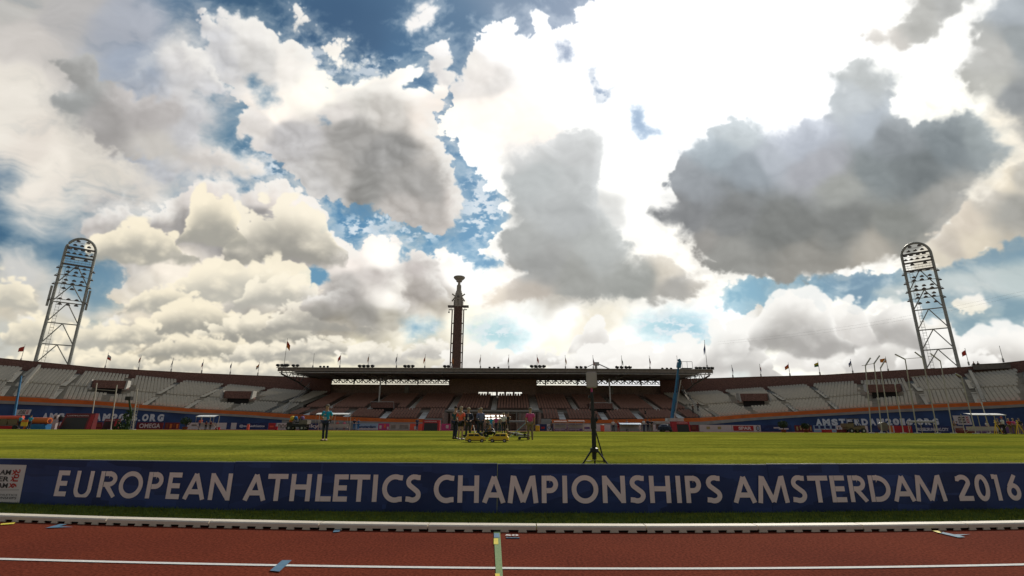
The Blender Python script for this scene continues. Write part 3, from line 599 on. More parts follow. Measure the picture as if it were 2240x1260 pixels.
def on_panel(i, px, py):
    a, ux, nn, Ln = PAN[i]; d = ray(px, py); c = Vector((0, 0, CAM_H)); t = (a - c).dot(nn) / d.dot(nn); p = c + d * t; return (p - a).dot(ux), p.z
LET = [('E',120,160),('U',160,213),('R',212,255),('O',260,319),('P',320,364),('E',364,404),('A',400,449),('N',456,514),
 ('A',532,582),('T',590,634),('H',634,685),('L',690,724),('E',729,765),('T',768,812),('I',814,829),('C',836,882),('S',887,923),
 ('C',949,994),('H',1001,1049),('A',1055,1106),('M',1112,1176),('P',1184,1221),('I',1228,1242),('O',1249,1309),('N',1315,1369),('S',1375,1412),('H',1417,1468),('I',1475,1491),('P',1496,1535),('S',1541,1579),
 ('A',1604,1655),('M',1657,1725),('S',1726,1764),('T',1761,1805),('E',1809,1852),('R',1848,1900),('D',1892,1945),('A',1954,2003),('M',2001,2070),('2',2082,2127),('0',2125,2164),('1',2161,2190),('6',2192,2231)]
plabels = ['leftmost long blue perimeter board, with the city logo and the word EUROPEAN', 'long blue perimeter board reading ATHLETICS', 'long blue perimeter board reading CHAMPIONSHIPS, in front of the tripod', 'rightmost long blue perimeter board reading AMSTERDAM 2016']
lm = [MB() for _ in range(4)]
for ch, x0, x1 in LET:
    xc = (x0 + x1) / 2; i = 0
    while i < 3 and xc > JT[i + 1]: i += 1
    ymid = (1071 - 4.6 + 4.6 * 0) if False else None
    # cap band of the lettering follows the board
    yb = bfoot_y(xc) - 25; yt = yb - 60 + abs(xc - 1120) / 1120 * 1.5
    s0, zb = on_panel(i, xc, yb); s1, zt = on_panel(i, xc, yt); caph = .312; zb = .135
    W, S, T = glyph(ch); sk = abs((1120 - xc) / 3900 * 60); sg_ = 1 if xc < 1120 else -1; q0 = {'A': (0, .5), 'T': (0, -.5), 'L': (0, .5) if xc < 1120 else (1, 0), 'M': (.2, .4), 'R': (0, .5) if xc < 1120 else (1, 0), '6': (.6, 0), '2': (.7, 0), 'O': (.5, 0), 'C': (.5, 0), '0': (.5, 0), 'S': (.6, 0), 'P': (.75, 0), 'D': (.5, -.25)}.get(ch, (1, 0)); wpx = max(8, (x1 - x0) - sk * q0[0]); xc = xc + sg_ * sk * q0[1]; sc, _ = on_panel(i, xc, (yb + yt) / 2); sl, _ = on_panel(i, xc - wpx / 2, (yb + yt) / 2); sr, _ = on_panel(i, xc + wpx / 2, (yb + yt) / 2)
    wid = sr - sl; a, ux, nn, Ln = PAN[i]; fx = wid / W
    if ch == 'I': fx = caph
    for k, st in enumerate(S):
        Lf, Rt = stroke_quads([(p[0] * fx, p[1] * caph) for p in st], T * caph); off = a + ux * (sc - W * fx / 2) + nn * (.0245 + .0004 * k)
        cl = lambda p: max(-.006, min(caph + .006, p.y))
        A = [off + ux * p.x + Vector((0, 0, zb + cl(p))) for p in Lf]; B = [off + ux * p.x + Vector((0, 0, zb + cl(p))) for p in Rt]
        lm[i].strip(A, B)
for i in range(4):
    a, ux, nn, Ln = PAN[i]
    t = thing('advertising_board', plabels[i], 'perimeter board', a, 0, 'blue perimeter boards along the track')
    gap = .0015; m = MB(); z0 = .012 + (.006 if i % 2 else 0)
    A = a + ux * gap; B = a + ux * (Ln - gap)
    m.poly([A + nn * .018 + Vector((0, 0, z0)), B + nn * .018 + Vector((0, 0, z0)), B + nn * .018 + Vector((0, 0, BH + z0 - .012)), A + nn * .018 + Vector((0, 0, BH + z0 - .012))], .036, -nn)
    m.build('panel', 'board_blue', t, base=a)
    m = MB(); c = (A + B) / 2; m.tube([A + Vector((0, 0, BH + z0 - .008)), B + Vector((0, 0, BH + z0 - .008))], .006, 6); m.build('top_trim', 'alu', t, base=a)
    lm[i].build('lettering', 'letter', t, base=a)
    for f in (.12, .5, .88):
        m = MB(); p = a + ux * Ln * f - nn * .02; m.tube([p + Vector((0, 0, .5)), p - nn * .32 + Vector((0, 0, .02))], .012, 6); m.tube([p + Vector((0, 0, .03)), p - nn * .34 + Vector((0, 0, .02))], .012, 6); m.build('stand_bracket', 'steel_dark', t, base=a)
    if i == 0:
        m = MB(); lg = []
        for px_, py_ in ((-70, 1014), (62, 1017), (46, 1099), (-86, 1094)):
            s_, z_ = on_panel(0, px_, py_); lg.append(a + ux * s_ + nn * .0215 + Vector((0, 0, z_)))
        m.add(lg, [(0, 1, 2, 3)]); m.build('logo_panel', 'logo_white', t, base=a)
        def lt(body, x, y, h, mt, w=None, rot=False, bold=.03):
            m = MB(); s_, z_ = on_panel(0, x, y); s2, z2 = on_panel(0, x, y - h); hh = z2 - z_; w_ = None
            V_, F_ = text_verts(body, None, hh, bold)
            if w: s3, _ = on_panel(0, x + w, y); V_[:, 0] *= (s3 - s_) / V_[:, 0].max()
            if rot: V_ = np.stack([V_[:, 1], -V_[:, 0], V_[:, 0]], -1)
            m.add([a + ux * (s_ + float(v[0])) + nn * .024 + Vector((0, 0, z_ + float(v[1]))) for v in V_], F_); m.build('logo_lettering', mt, t, base=a)
        lt('AM', 3, 1038, 11, 'logo_black', 24); lt('STER', -22, 1052, 11, 'logo_black', 45); lt('DAM', -14, 1066.5, 11, 'logo_black', 34)
        lt('X', 29, 1038, 10, 'logo_red', 11, bold=.06); lt('X', 26, 1052, 10, 'logo_red', 11, bold=.06); lt('X', 22, 1066.5, 10, 'logo_red', 11, bold=.06)
        s_, z_ = on_panel(0, 41, 1026); s2, z2 = on_panel(0, 53, 1026); s3, z3 = on_panel(0, 41, 1067)
        V_, F_ = text_verts('2016', z_ - z3, s2 - s_, .03); m = MB()
        m.add([a + ux * (s_ - .018 + float(v[1])) + nn * .024 + Vector((0, 0, z_ - float(v[0]))) for v in V_], F_); m.build('logo_lettering', 'logo_red', t, base=a)
        lt('EUROPEAN ATHLETICS', -60, 1082, 4, 'logo_black', 102, bold=0); lt('CHAMPIONSHIPS', -42, 1089.5, 5, 'logo_black', 82, bold=.01)
        m = MB(); s_, z_ = on_panel(0, -70, 1072); s2, z2 = on_panel(0, 46, 1071.5); m.add([a + ux * s_ + nn * .024 + Vector((0, 0, z_)), a + ux * s2 + nn * .024 + Vector((0, 0, z2)), a + ux * s2 + nn * .024 + Vector((0, 0, z2 + .004)), a + ux * s_ + nn * .024 + Vector((0, 0, z_ + .004))], [(0, 1, 2, 3)]); m.build('logo_rule', 'logo_black', t, base=a)

# ---------------------------------------------------------------- stadium geometry
FA, FB_ = 60.0, 46.0; LX, RX, CY = -40.0, 33.0, 42.0
def bend(side, th, r=0.0):
    c = LX if side < 0 else RX; return Vector((c + side * (FA + r) * math.sin(th), CY + (FB_ + r) * math.cos(th), 0))
def bnorm(side, th):
    a = bend(side, th, 0); b = bend(side, th, 1.0); a2 = bend(side, th + .01); t = (a2 - a).normalized(); n = Vector((-t.y, t.x, 0)); return n if n.dot(b - a) > 0 else -n
PC = {  # outlines read along the stadium, (px, py)
 'otop': [(-200,855),(0,866),(214,877.5),(429,894.6),(547,900.5),(654,907),(760,912),(868,916),(1120,917),(1320,918),(1534,914),(1640,906),(1760,899),(1974,887),(2188,878.6),(2240,876),(2440,866)],
 'obot': [(-200,866),(0,876),(214,886),(429,902),(547,908),(654,916),(760,920.5),(868,923.6),(1120,925),(1320,926),(1534,922.3),(1640,914),(1760,907),(1974,894.6),(2188,886.8),(2240,884),(2440,875)],
 'lip': [(-200,873),(0,883),(214,891),(429,906.5),(547,913),(654,921),(760,926),(868,929),(1120,931),(1320,932),(1534,930),(1641,920),(1755,912.5),(1974,901),(2188,893),(2240,890),(2440,881)],
 'gang': [(-200,822),(0,835.7),(214,850.7),(380,866),(450,870),(547,877),(620,882),(1120,892),(1530,888),(1620,882),(1730,876),(1835,870),(1974,858),(2240,846),(2440,836)],
 'seat': [(-200,788),(0,800),(214,814),(429,834.6),(547,845),(650,854),(1120,870),(1513,858),(1640,849.6),(1800,838),(1974,828),(2110,817.5),(2240,805.7),(2440,794)],
 'rim': [(-200,772),(0,785),(214,805.7),(429,817.5),(547,822.4),(654,826),(700,828),(1120,829),(1480,830),(1555,829),(1640,826),(1800,821.8),(1974,811),(2110,804.6),(2240,790.7),(2440,778)],
}
def zfit(cv, X, Y):
    z = 3.0; P = PC[cv]; xs_ = [p[0] for p in P]; ys_ = [p[1] for p in P]
    for _ in range(5):
        px, _y = proj(X, Y, z); px = min(max(px, -150), 2390); py = float(np.interp(px, xs_, ys_)); d = ray(px, py)
        z = CAM_H + math.hypot(X, Y) * d.z / math.hypot(d.x, d.y)
    return z
THM = R(47)
_zc = {}
def zb(side, cv, th, r):
    k = (side, cv, round(min(th, THM), 4), r)
    if k not in _zc:
        p = bend(side, min(th, THM), r); _zc[k] = zfit(cv, p.x, p.y)
    return _zc[k]
RT = [0.6, 7.3, 8.3, 21.6, 22.3]
NL, NU = 8, 15
def seat_mesh(m, p, t, n, w=.43):
    """one tip-up shell: t along the row, n outward (uphill)"""
    z = Vector((0, 0, 1)); prof = [(.10, .42), (.14, .40), (.30, .80), (.27, .82), (.15, .52), (.10, .50)]
    a = [p + t * (-w / 2) + n * u + z * v for u, v in prof]; b = [p + t * (w / 2) + n * u + z * v for u, v in prof]; k = len(prof)
    m.add(a + b, [(j, (j + 1) % k, k + (j + 1) % k, k + j) for j in range(k)] + [tuple(range(k))[::-1], tuple(range(k, 2 * k))])
seat_proto = {}
def add_seats(seats, material, parent, base):
    """seats: (pos, tangent, normal); the hundred largest in view are parts of their own"""
    def size(s):
        px, py = proj(*s[0]); ok = 0 < px < 2240 and 0 < py < 1260; return (0 if ok else 1, s[0].length)
    seats.sort(key=size)
    if material not in seat_proto:
        m = MB(); seat_mesh(m, Vector((0, 0, 0)), Vector((1, 0, 0)), Vector((0, 1, 0))); o = m.build('seat', material); seat_proto[material] = o.data; bpy.data.objects.remove(o)
    for p, t, n in seats[:100]:
        o = bpy.data.objects.new('seat', seat_proto[material]); col.objects.link(o); o.parent = parent
        mt = Matrix((t, n, Vector((0, 0, 1)))).transposed().to_4x4(); mt.translation = p - base; o.matrix_local = mt
    vs = []; prof = [(.10, .42), (.14, .40), (.30, .80), (.27, .82), (.15, .52), (.10, .50)]; k = len(prof); rest = seats[100:]
    P = np.array([s[0][:] for s in rest]); T = np.array([s[1][:] for s in rest]); Nn = np.array([s[2][:] for s in rest]); V = np.zeros((len(rest), 2 * k, 3))
    for q, sg in ((0, -1), (1, 1)):
        for j, (u, v) in enumerate(prof): V[:, q * k + j] = P + T * (.20 * sg) + Nn * u + np.array([0, 0, v])
    fs = [(j, (j + 1) % k, k + (j + 1) % k, k + j) for j in range(k)] + [tuple(range(k))[::-1], tuple(range(k, 2 * k))]
    me = bpy.data.meshes.new('seat'); F = []
    for i in range(len(rest)): F += [tuple(x + i * 2 * k for x in f) for f in fs]
    me.from_pydata((V.reshape(-1, 3) - np.array(base[:])).tolist(), [], F); me.update(); me.materials.append(M[material])
    o = bpy.data.objects.new('seat', me); col.objects.link(o); o.parent = parent; o['kind'] = 'stuff'
VOM = {-1: [(235, 27), (518, 21)], 1: [(1652, 23), (1937, 28)]}
def th_at(side, px, r, cv='gang'):
    best = None
    for i in range(0, 500):
        th = R(i * .11); p = bend(side, th, r); x, y = proj(p.x, p.y, zb(side, cv, th, r)); d = abs(x - px)
        if best is None or d < best[0]: best = (d, th)
    return best[1]
for side in (-1, 1):
    base = bend(side, R(20), 0)
    st = thing('grandstand', ('left' if side < 0 else 'right') + ' curved open grandstand of grey seats with an orange parapet over a blue covered wall', 'grandstand', base)
    TH = [R(a) for a in np.arange(0, 84.1, 1.2)]
    def band(name, m, r0, c0, r1, c1, th=None, dz0=0, dz1=0, z0=None):
        g = MB(); A = []; B = []
        for t in (th or TH):
            a = bend(side, t, r0); a.z = (z0 if z0 is not None else zb(side, c0, t, 0) + dz0); b = bend(side, t, r1); b.z = zb(side, c1, t, 0) + dz1; A.append(a); B.append(b)
        g.strip(A, B); return g, A, B
    g, A, B = band('w', '', 0, None, 0, 'lip', z0=-.02); g.build('wall_cladding', 'cloth_blue', st, base)
    g = MB()
    lo = []; hi = []; ti = []; bi = []
    for t in TH:
        z0 = zb(side, 'lip', t, 0); z1 = zb(side, 'obot', t, 0)
        for L_, r, z in ((lo, -.18, z0), (hi, -.18, z1 - .003), (ti, .15, z1 - .003), (bi, .15, z0)):
            p = bend(side, t, r); p.z = z; L_.append(p)
    g.strip(lo, hi); g.strip(hi, ti); g.strip(bi, lo); g.build('coping', 'coping', st, base)
    g = MB(); lo = []; hi = []; ti = []; bi = []
    for t in TH:
        z0 = zb(side, 'obot', t, 0); z1 = zb(side, 'otop', t, 0)
        for L_, r, z in ((lo, -.12, z0), (hi, -.12, z1), (ti, .1, z1), (bi, .1, z0)):
            p = bend(side, t, r); p.z = z; L_.append(p)
    g.strip(lo, hi); g.strip(hi, ti); g.strip(ti, bi); g.build('orange_parapet', 'orange', st, base)
    # stepped tiers
    def tier(r0, r1, n, za, zc_, name, m):
        g = MB(); prev = None
        for k in range(n):
            ra = r0 + (r1 - r0) * k / n; rb = r0 + (r1 - r0) * (k + 1) / n
            rise0 = []; rise1 = []; tr_ = []
            for t in TH:
                a0 = za(t); b0 = zc_(t); z = a0 + (b0 - a0) * (k + 1) / n; zp = a0 + (b0 - a0) * k / n
                p = bend(side, t, ra); rise0.append(Vector((p.x, p.y, zp))); rise1.append(Vector((p.x, p.y, z))); q_ = bend(side, t, rb); tr_.append(Vector((q_.x, q_.y, z)))
            g.strip(rise0, rise1); g.strip(rise1, tr_)
        return g.build(name, m, st, base)
    zlo0 = lambda t: zb(side, 'otop', t, 0) - .55
    zlo1 = lambda t: zb(side, 'gang', t, 7.3) - .7
    zup0 = lambda t: zb(side, 'gang', t, 7.3) - .3
    zup1 = lambda t: zb(side, 'seat', t, 21.6) - .75
    zrim = lambda t: zb(side, 'rim', t, 22.3)
    tier(RT[0], RT[1], NL, zlo0, zlo1, 'lower_tier', 'step'); tier(RT[2], RT[3], NU, zup0, zup1, 'upper_tier', 'step')
    g = MB(); A = []; B = []; C = []; D = []
    for t in TH:
        for L_, r, z in ((A, RT[1], zlo1(t)), (B, RT[1] + .9, zlo1(t)), (C, RT[1] + .9, zup0(t) + .25), (D, RT[2], zup0(t) + .25)):
            p = bend(side, t, r); p.z = z; L_.append(p)
    g.strip(A, B); g.strip(B, C); g.strip(C, D); g.build('gangway', 'step', st, base)
    g = MB(); A = []; B = []; C = []; D = []
    for t in TH:
        for L_, r, z in ((A, RT[3], zup1(t)), (B, RT[3], zrim(t)), (C, RT[3] + .5, zrim(t)), (D, RT[3] + .5, -.1)):
            p = bend(side, t, r); p.z = z; L_.append(p)
    g.strip(A, B); g.strip(B, C); g.strip(C, D); g.build('rim_wall', 'brick', st, base)
    g = MB(); A = []; B = []; C = []; D = []
    for t in TH:
        for L_, r, z in ((A, RT[3] - .06, zrim(t) + .003), (B, RT[3] - .06, zrim(t) + .12), (C, RT[3] + .56, zrim(t) + .12), (D, RT[3] + .56, zrim(t) + .003)):
            p = bend(side, t, r); p.z = z; L_.append(p)
    g.strip(A, B); g.strip(B, C); g.strip(C, D); g.build('rim_coping', 'brick', st, base)
    # aisles and passages
    aisles = [R(a) for a in np.arange(3.4, 82, 6.2)]
    vth = [th_at(side, px, 7.3) for px, w in VOM[side]]
    for a in aisles:
        if any(abs(a - v) < R(2.6) for v in vth): continue
        for (r0, r1, za, zc_) in ((RT[0], RT[1], zlo0, zlo1), (RT[2], RT[3], zup0, zup1)):
            g = MB(); n = bnorm(side, a); tt = Vector((-n.y, n.x, 0)); p = bend(side, a, r0); q_ = bend(side, a, r1); p.z = za(a) + .5 * (zc_(a) - za(a)) / 8 + .22; q_.z = zc_(a) + .14
            g.poly([p - tt * .4, p + tt * .4, q_ + tt * .4, q_ - tt * .4], .05, (0, 0, 1)); g.build('aisle_stair', 'aisle_grey', st, base)
    # seats
    seats = []
    for (r0, r1, n, za, zc_) in ((RT[0], RT[1], NL, zlo0, zlo1), (RT[2], RT[3], NU, zup0, zup1)):
        for k in range(n):
            r = r0 + (r1 - r0) * (k + .5) / n; t = R(.5); tmax = R(60)
            while t < tmax:
                p = bend(side, t, r); p2 = bend(side, t + .002, r); ds = (p2 - p).length / .002; t += .56 / ds
                if any(abs(t - a) * ds < .62 for a in aisles): continue
                if any(abs(t - v) * ds < 2.9 + (.3 if k < 4 else 0) for v in vth) and ((n == NU and k < 5) or (n == NL and k > 4)): continue
                nn = bnorm(side, t); z = za(t) + (zc_(t) - za(t)) * (k + 1) / n
                seats.append((Vector((p.x, p.y, z)) - nn * .12, Vector((-nn.y, nn.x, 0)) * -1, nn))
    add_seats(seats, 'seat_grey', st, base)
    # brick passage heads with pale wing walls
    for v in vth:
        n = bnorm(side, v); tt = Vector((-n.y, n.x, 0)); p = bend(side, v, 7.0); p.z = zlo1(v); top = zb(side, 'gang', v, 7.3) + 1.65; w = 2.4
        c = p + n * .3; g = MB()
        P0 = [c - tt * w, c + tt * w]; hb = top - p.z; 
        g.poly([P0[0] + Vector((0, 0, hb * .42)), P0[1] + Vector((0, 0, hb * .42)), P0[1] + Vector((0, 0, hb)), P0[0] + Vector((0, 0, hb))], 2.4, n); g.build('passage_head', 'brick', st, base)
        g = MB(); g.poly([c - tt * w * .78 + n * .5 + Vector((0, 0, -.6)), c + tt * w * .78 + n * .5 + Vector((0, 0, -.6)), c + tt * w * .78 + n * .5 + Vector((0, 0, hb * .45)), c - tt * w * .78 + n * .5 + Vector((0, 0, hb * .45))], .2, n); g.build('passage_shade_slab', 'shade_dark', st, base)  # dark slab, shade of the passage put into its colour
        for sg in (-1, 1):
            g = MB(); e = c + tt * sg * (w + .14); g.poly([e - n * .7 + Vector((0, 0, hb * .35)), e + n * 1.6 + Vector((0, 0, hb * .6)), e + n * 1.6 + Vector((0, 0, hb + .1)), e - n * .1 + Vector((0, 0, hb + .1))], .24, tt * sg); g.build('passage_wing_wall', 'concrete_light', st, base)
    # broad pale stair parapet
    for px in ((26,) if side < 0 else (2148,)):
        v = th_at(side, px, 0, 'otop'); n = bnorm(side, v); tt = Vector((-n.y, n.x, 0)); g = MB()
        p = bend(side, v, .2); q_ = bend(side, v, RT[3]); p.z = zb(side, 'otop', v, 0) + .1; q_.z = zup1(v) + 1.5
        m_ = bend(side, v, 8.3); m_.z = zup0(v) + 1.1
        g.poly([p - tt * .55, m_ - tt * .55, q_ - tt * .55, q_ - tt * .55 - Vector((0, 0, 2.2)), m_ - tt * .55 - Vector((0, 0, 2.2)), p - tt * .55 - Vector((0, 0, 1.2))], .42, tt); g.build('stair_parapet', 'aisle_grey', st, base)
    # lettering on the cladding
    def wall_text(body, px0, px1, y0a, y0b, hb, nm='wall_lettering'):
        n_ = len(body); wts = {'.': .45, '1': .75, 'M': 1.15, 'I': .5}; tot = sum(wts.get(c, 1) for c in body); x = px0
        g = MB()
        for c in body:
            wch = (px1 - px0) * wts.get(c, 1) / tot; xm = x + wch / 2; f = (xm - px0) / (px1 - px0); v = th_at(side, xm, 0, 'lip'); n = bnorm(side, v); tt = Vector((n.y, -n.x, 0))
            if side > 0: pass
            p = bend(side, v, 0); yb = y0a + (y0b - y0a) * f; d = ray(xm, yb); d2 = ray(xm, yb - hb); L_ = math.hypot(p.x, p.y); zb_ = CAM_H + L_ * d.z / math.hypot(d.x, d.y); zt = CAM_H + L_ * d2.z / math.hypot(d2.x, d2.y)
            pw = (bend(side, v + .001, 0) - p).length / (abs(proj(bend(side, v + .001, 0).x, bend(side, v + .001, 0).y, 1.5)[0] - proj(p.x, p.y, 1.5)[0]) + 1e-9) * wch * .86
            V_, F_ = text_verts(c, pw, (zt - zb_) * (.22 if c == '.' else 1), .07)
            if c == '.': V_[:, 0] = V_[:, 0] / V_[:, 0].max() * pw * .8
            g.add([p - n * .06 + tt * (float(q_[0]) - pw / 2) + Vector((0, 0, zb_ + float(q_[1]))) for q_ in V_], F_); x += wch
        g.build(nm, 'letter_far', st, base)
    if side < 0: wall_text('AMSTERDAM2016.ORG', 97, 362, 919.5, 922, 16)
    else: wall_text('AMSTERDAM2016.ORG', 1780, 2049, 931, 929.5, 14.5)
    # small white emblem cloth
    x0, x1, ya, yb_ = (36, 70, 896, 908) if side < 0 else (2082, 2119, 909, 929)
    g = MB(); P = []
    for xx, yy in ((x0, yb_), (x1, yb_), (x1 + (-2 if side > 0 else 3), ya), (x0 + (-2 if side > 0 else 3), ya)):
        v = th_at(side, xx, 0, 'lip'); p = bend(side, v, -.05); d = ray(xx, yy); p.z = CAM_H + math.hypot(p.x, p.y) * d.z / math.hypot(d.x, d.y); P.append(p)
    g.add(P, [(0, 1, 2, 3)]); g.build('emblem_cloth', 'logo_white', st, base)
    for k, (fx, fy, w_, mt) in enumerate(((.25, .68, .42, 'logo_black'), (.25, .42, .42, 'logo_black'), (.25, .16, .42, 'logo_black'), (.70, .68, .2, 'logo_red'), (.70, .42, .2, 'logo_red'), (.70, .16, .2, 'logo_red'))):
        g = MB(); ex = (P[1] - P[0]); ez = (P[3] - P[0]); n = bnorm(side, th_at(side, (x0 + x1) / 2, 0, 'lip'))
        o_ = P[0] + ex * (fx if side > 0 or True else fx) + ez * fy - n * .03; V_, F_ = text_verts({0: 'AM', 1: 'STER', 2: 'DAM'}.get(k, 'X'), ex.length * w_, abs(ez.z) * .2, .05)
        g.add([o_ + ex.normalized() * float(q_[0]) + Vector((0, 0, float(q_[1]))) for q_ in V_], F_); g.build('emblem_lettering', mt, st, base)

# ---------------------------------------------------------------- main stand
base = Vector((-3.4, 88, 0)); ms = thing('main_grandstand', 'long roofed main grandstand of brown seats at the far side of the field', 'grandstand', base)
X0, X1 = -40.0, 33.0; ENT = (-12.2, 5.2)
Xs = [X0 + (X1 - X0) * i / 40 for i in range(41)]
def segs(skip=None):
    if skip is None: return [Xs]
    return [[x for x in Xs if x < skip[0]] + [skip[0]], [skip[1]] + [x for x in Xs if x > skip[1]]]
for name, m, y, c0, c1, th in (('front_wall', 'coping', 88, None, 'lip', 0), ('coping', 'coping', 87.82, 'lip', 'obot', .33), ('orange_parapet', 'orange', 87.88, 'obot', 'otop', .22)):
    for S_ in segs((-15.2, 7.0)):
        g = MB(); A = [Vector((x, y, -.02 if c0 is None else zfit(c0, x, 88))) for x in S_]; B = [Vector((x, y, zfit(c1, x, 88) - (.003 if name == 'coping' else 0))) for x in S_]; g.strip(A, B)
        if th: C = [Vector((p.x, y + th, p.z)) for p in B]; g.strip(B, C); g.strip(C, [Vector((p.x, y + th, p.z)) for p in A])
        g.build(name, m, ms, base)
g = MB()      # plain pale walls beside the entrance
for xa, xb in ((-15.2, -12.2), (5.2, 7.0)): g.box(((xa + xb) / 2, 88.1, .95), (xb - xa, .2, 1.95))
g.build('side_wall', 'coping', ms, base)
def mtier(ya, yb, n, za, zb_, skip, name, m):
    for S_ in segs(skip):
        g = MB()
        for k in range(n):
            y0 = ya + (yb - ya) * k / n; y1 = ya + (yb - ya) * (k + 1) / n
            A = [Vector((x, y0, za(x) + (zb_(x) - za(x)) * k / n)) for x in S_]; B = [Vector((x, y0, za(x) + (zb_(x) - za(x)) * (k + 1) / n)) for x in S_]; C = [Vector((p.x, y1, p.z)) for p in B]; g.strip(A, B); g.strip(B, C)
        g.build(name, m, ms, base)
ml0 = lambda x: zfit('otop', x, 88) - .5; ml1 = lambda x: 3.0; mu0 = lambda x: 3.35; mu1 = lambda x: 6.6
mtier(88.5, 93.6, 6, ml0, ml1, ENT, 'lower_tier', 'step_brown'); mtier(95, 108.4, 16, mu0, mu1, None, 'upper_tier', 'step_brown')
g = MB()
for xa, xb in ((X0, ENT[0]), (ENT[1], X1)):
    g.box(((xa + xb) / 2, 94.3, 3.0 - .1), (xb - xa, 1.38, .2)); g.box(((xa + xb) / 2, 94.96, 3.15), (xb - xa, .06, .75))
g.build('gangway', 'concrete', ms, base)
AU = [-3.4 + 7.85 * k for k in (-4, -3, -2, -1, 0, 1, 2, 3, 4)]; AL = [-36.6, -29.4, -22.8, -15.9, 9.1, 16.6, 22.9, 30.2]
for x in AU:
    g = MB(); w = .5 if abs(x + 3.4) < 1 or abs(abs(x + 3.4) - 7.85) > .5 else .8
    g.poly([(x - w, 95.1, mu0(0) + .26), (x + w, 95.1, mu0(0) + .26), (x + w, 108.4, mu1(0) + .08), (x - w, 108.4, mu1(0) + .08)], .04, (0, 0, 1)); g.build('aisle_stair', 'aisle_pale', ms, base)
for x in AL:
    g = MB(); w = .55; g.poly([(x - w, 88.6, ml0(x) + .3), (x + w, 88.6, ml0(x) + .3), (x + w, 93.6, 3.08), (x - w, 93.6, 3.08)], .04, (0, 0, 1)); g.build('aisle_stair', 'aisle_pale', ms, base)
mv = [-24.3, 16.9]       # passages
seats = []; tx = Vector((1, 0, 0)); ny = Vector((0, 1, 0))
for (ya, yb, n, za, zb_, al, skip) in ((88.5, 93.6, 6, ml0, ml1, AL, ENT), (95, 108.4, 16, mu0, mu1, AU, None)):
    for k in range(n):
        y = ya + (yb - ya) * (k + .5) / n - .12; x = X0 + .6
        while x < X1 - .4:
            x += .56
            if any(abs(x - a) < .82 for a in al) or (skip and skip[0] - .3 < x < skip[1] + .3): continue
            if any(abs(x - v) < 2.5 for v in mv) and ((n == 16 and k < 4) or (n == 6 and k > 4)): continue
            seats.append((Vector((x, y, za(x) + (zb_(x) - za(x)) * (k + 1) / n)), tx, ny))
add_seats(seats, 'seat_brown', ms, base)
for v in mv:
    g = MB(); z0 = 3.0
    g.poly([(v - 2.1, 94.0, z0 + .85), (v + 2.1, 94.0, z0 + .85), (v + 2.1, 94.0, z0 + 1.85), (v - 2.1, 94.0, z0 + 1.85)], 3.4, (0, 1, 0)); g.build('passage_head', 'brick', ms, base)
    g = MB(); g.poly([(v - 1.8, 94.3, z0 - .3), (v + 1.8, 94.3, z0 - .3), (v + 1.8, 94.3, z0 + .84), (v - 1.8, 94.3, z0 + .84)], .3, (0, 1, 0)); g.build('passage_shade_slab', 'shade_dark', ms, base)  # no hole here: a near-black slab paints the passage shade
    g = MB(); g.tube([(v - 2.3, 93.9, z0 + .7), (v - 2.15, 93.9, z0 + 1.95), (v + 2.15, 93.9, z0 + 1.95), (v + 2.3, 93.9, z0 + .7)], .05, 6); g.build('handrail', 'steel_grey', ms, base)
# back wall: brick with a window band in the middle block
g = MB()
zw, zt = 9.5, 9.5
g.box(((X0 - 5.5 + -13.6) / 2, 111.3, 4.72), (-13.6 - (X0 - 5.5), .4, 9.44)); g.box(((5.4 + X1 + 5.7) / 2, 111.3, 4.72), (X1 + 5.7 - 5.4, .4, 9.44))
wx = [(-7.25, -5.35), (-5.0, -3.4), (-3.0, -1.6), (-1.2, .3), (.65, 2.3)]
edges = [-13.6] + [e for w in wx for e in w] + [5.4]
zA, zB = 7.05, 7.75
g.box((-4.1, 109.0, 3.52), (19.0, .4, 7.05 - .01)); g.box((-4.1, 109.0, (zB + 10.9) / 2), (19.0, .4, 10.9 - zB))
for i in range(0, len(edges), 2): g.box(((edges[i] + edges[i + 1]) / 2, 109.0, (zA + zB) / 2), (edges[i + 1] - edges[i], .4, zB - zA))
g.box((-13.6, 110.2, 5.4), (.35, 2.2, 10.9)); g.box((5.4, 110.2, 5.4), (.35, 2.2, 10.9))
g.build('back_wall', 'brick_lifted', ms, base)
for i, (a, b) in enumerate(wx):
    wf = MB(); wf.box(((a + b) / 2, 108.78, zB + .03), (b - a + .1, .06, .06)); wf.box(((a + b) / 2, 108.78, zA - .03), (b - a + .1, .06, .06))
    for xx in (a, (a + b) / 2, b): wf.box((xx, 108.78, (zA + zB) / 2), (.06, .06, zB - zA - .002))
    f_ = wf.build('window', 'steel_dark', ms, base)
# entrance under the middle block
g = MB(); g.box((-3.5, 94.2, 3.28), (17.6, .9, .22)); g.box((-3.5, 94.4, 3.0), (17.2, .5, .3)); g.build('entrance_beam', 'concrete', ms, base)
g = MB(); g.box((-3.5, 94.1, 3.45), (17.8, .12, .1)); g.build('entrance_handrail', 'steel_grey', ms, base)
g = MB()
g.box((-12.0, 94.4, 1.5), (.4, 12, 3.0)); g.box((5.0, 94.4, 1.5), (.4, 12, 3.0)); g.box((-3.5, 100.6, 1.45), (16.6, .4, 2.9)); g.box((-3.5, 97.6, 2.98), (16.6, 6, .1))
g.box((-9.6, 93.9, 1.5), (3.6, .5, 2.9)); g.box((2.9, 93.9, 1.5), (3.4, .5, 2.9))
g.build('entrance_wall', 'brick_lifted', ms, base)
for x in (-9.7, -8.9, .95, 1.6): 
    g = MB(); g.box((x, 93.5, 2.1), (.24, .24, 2.0)); g.build('pillar', 'concrete', ms, base)
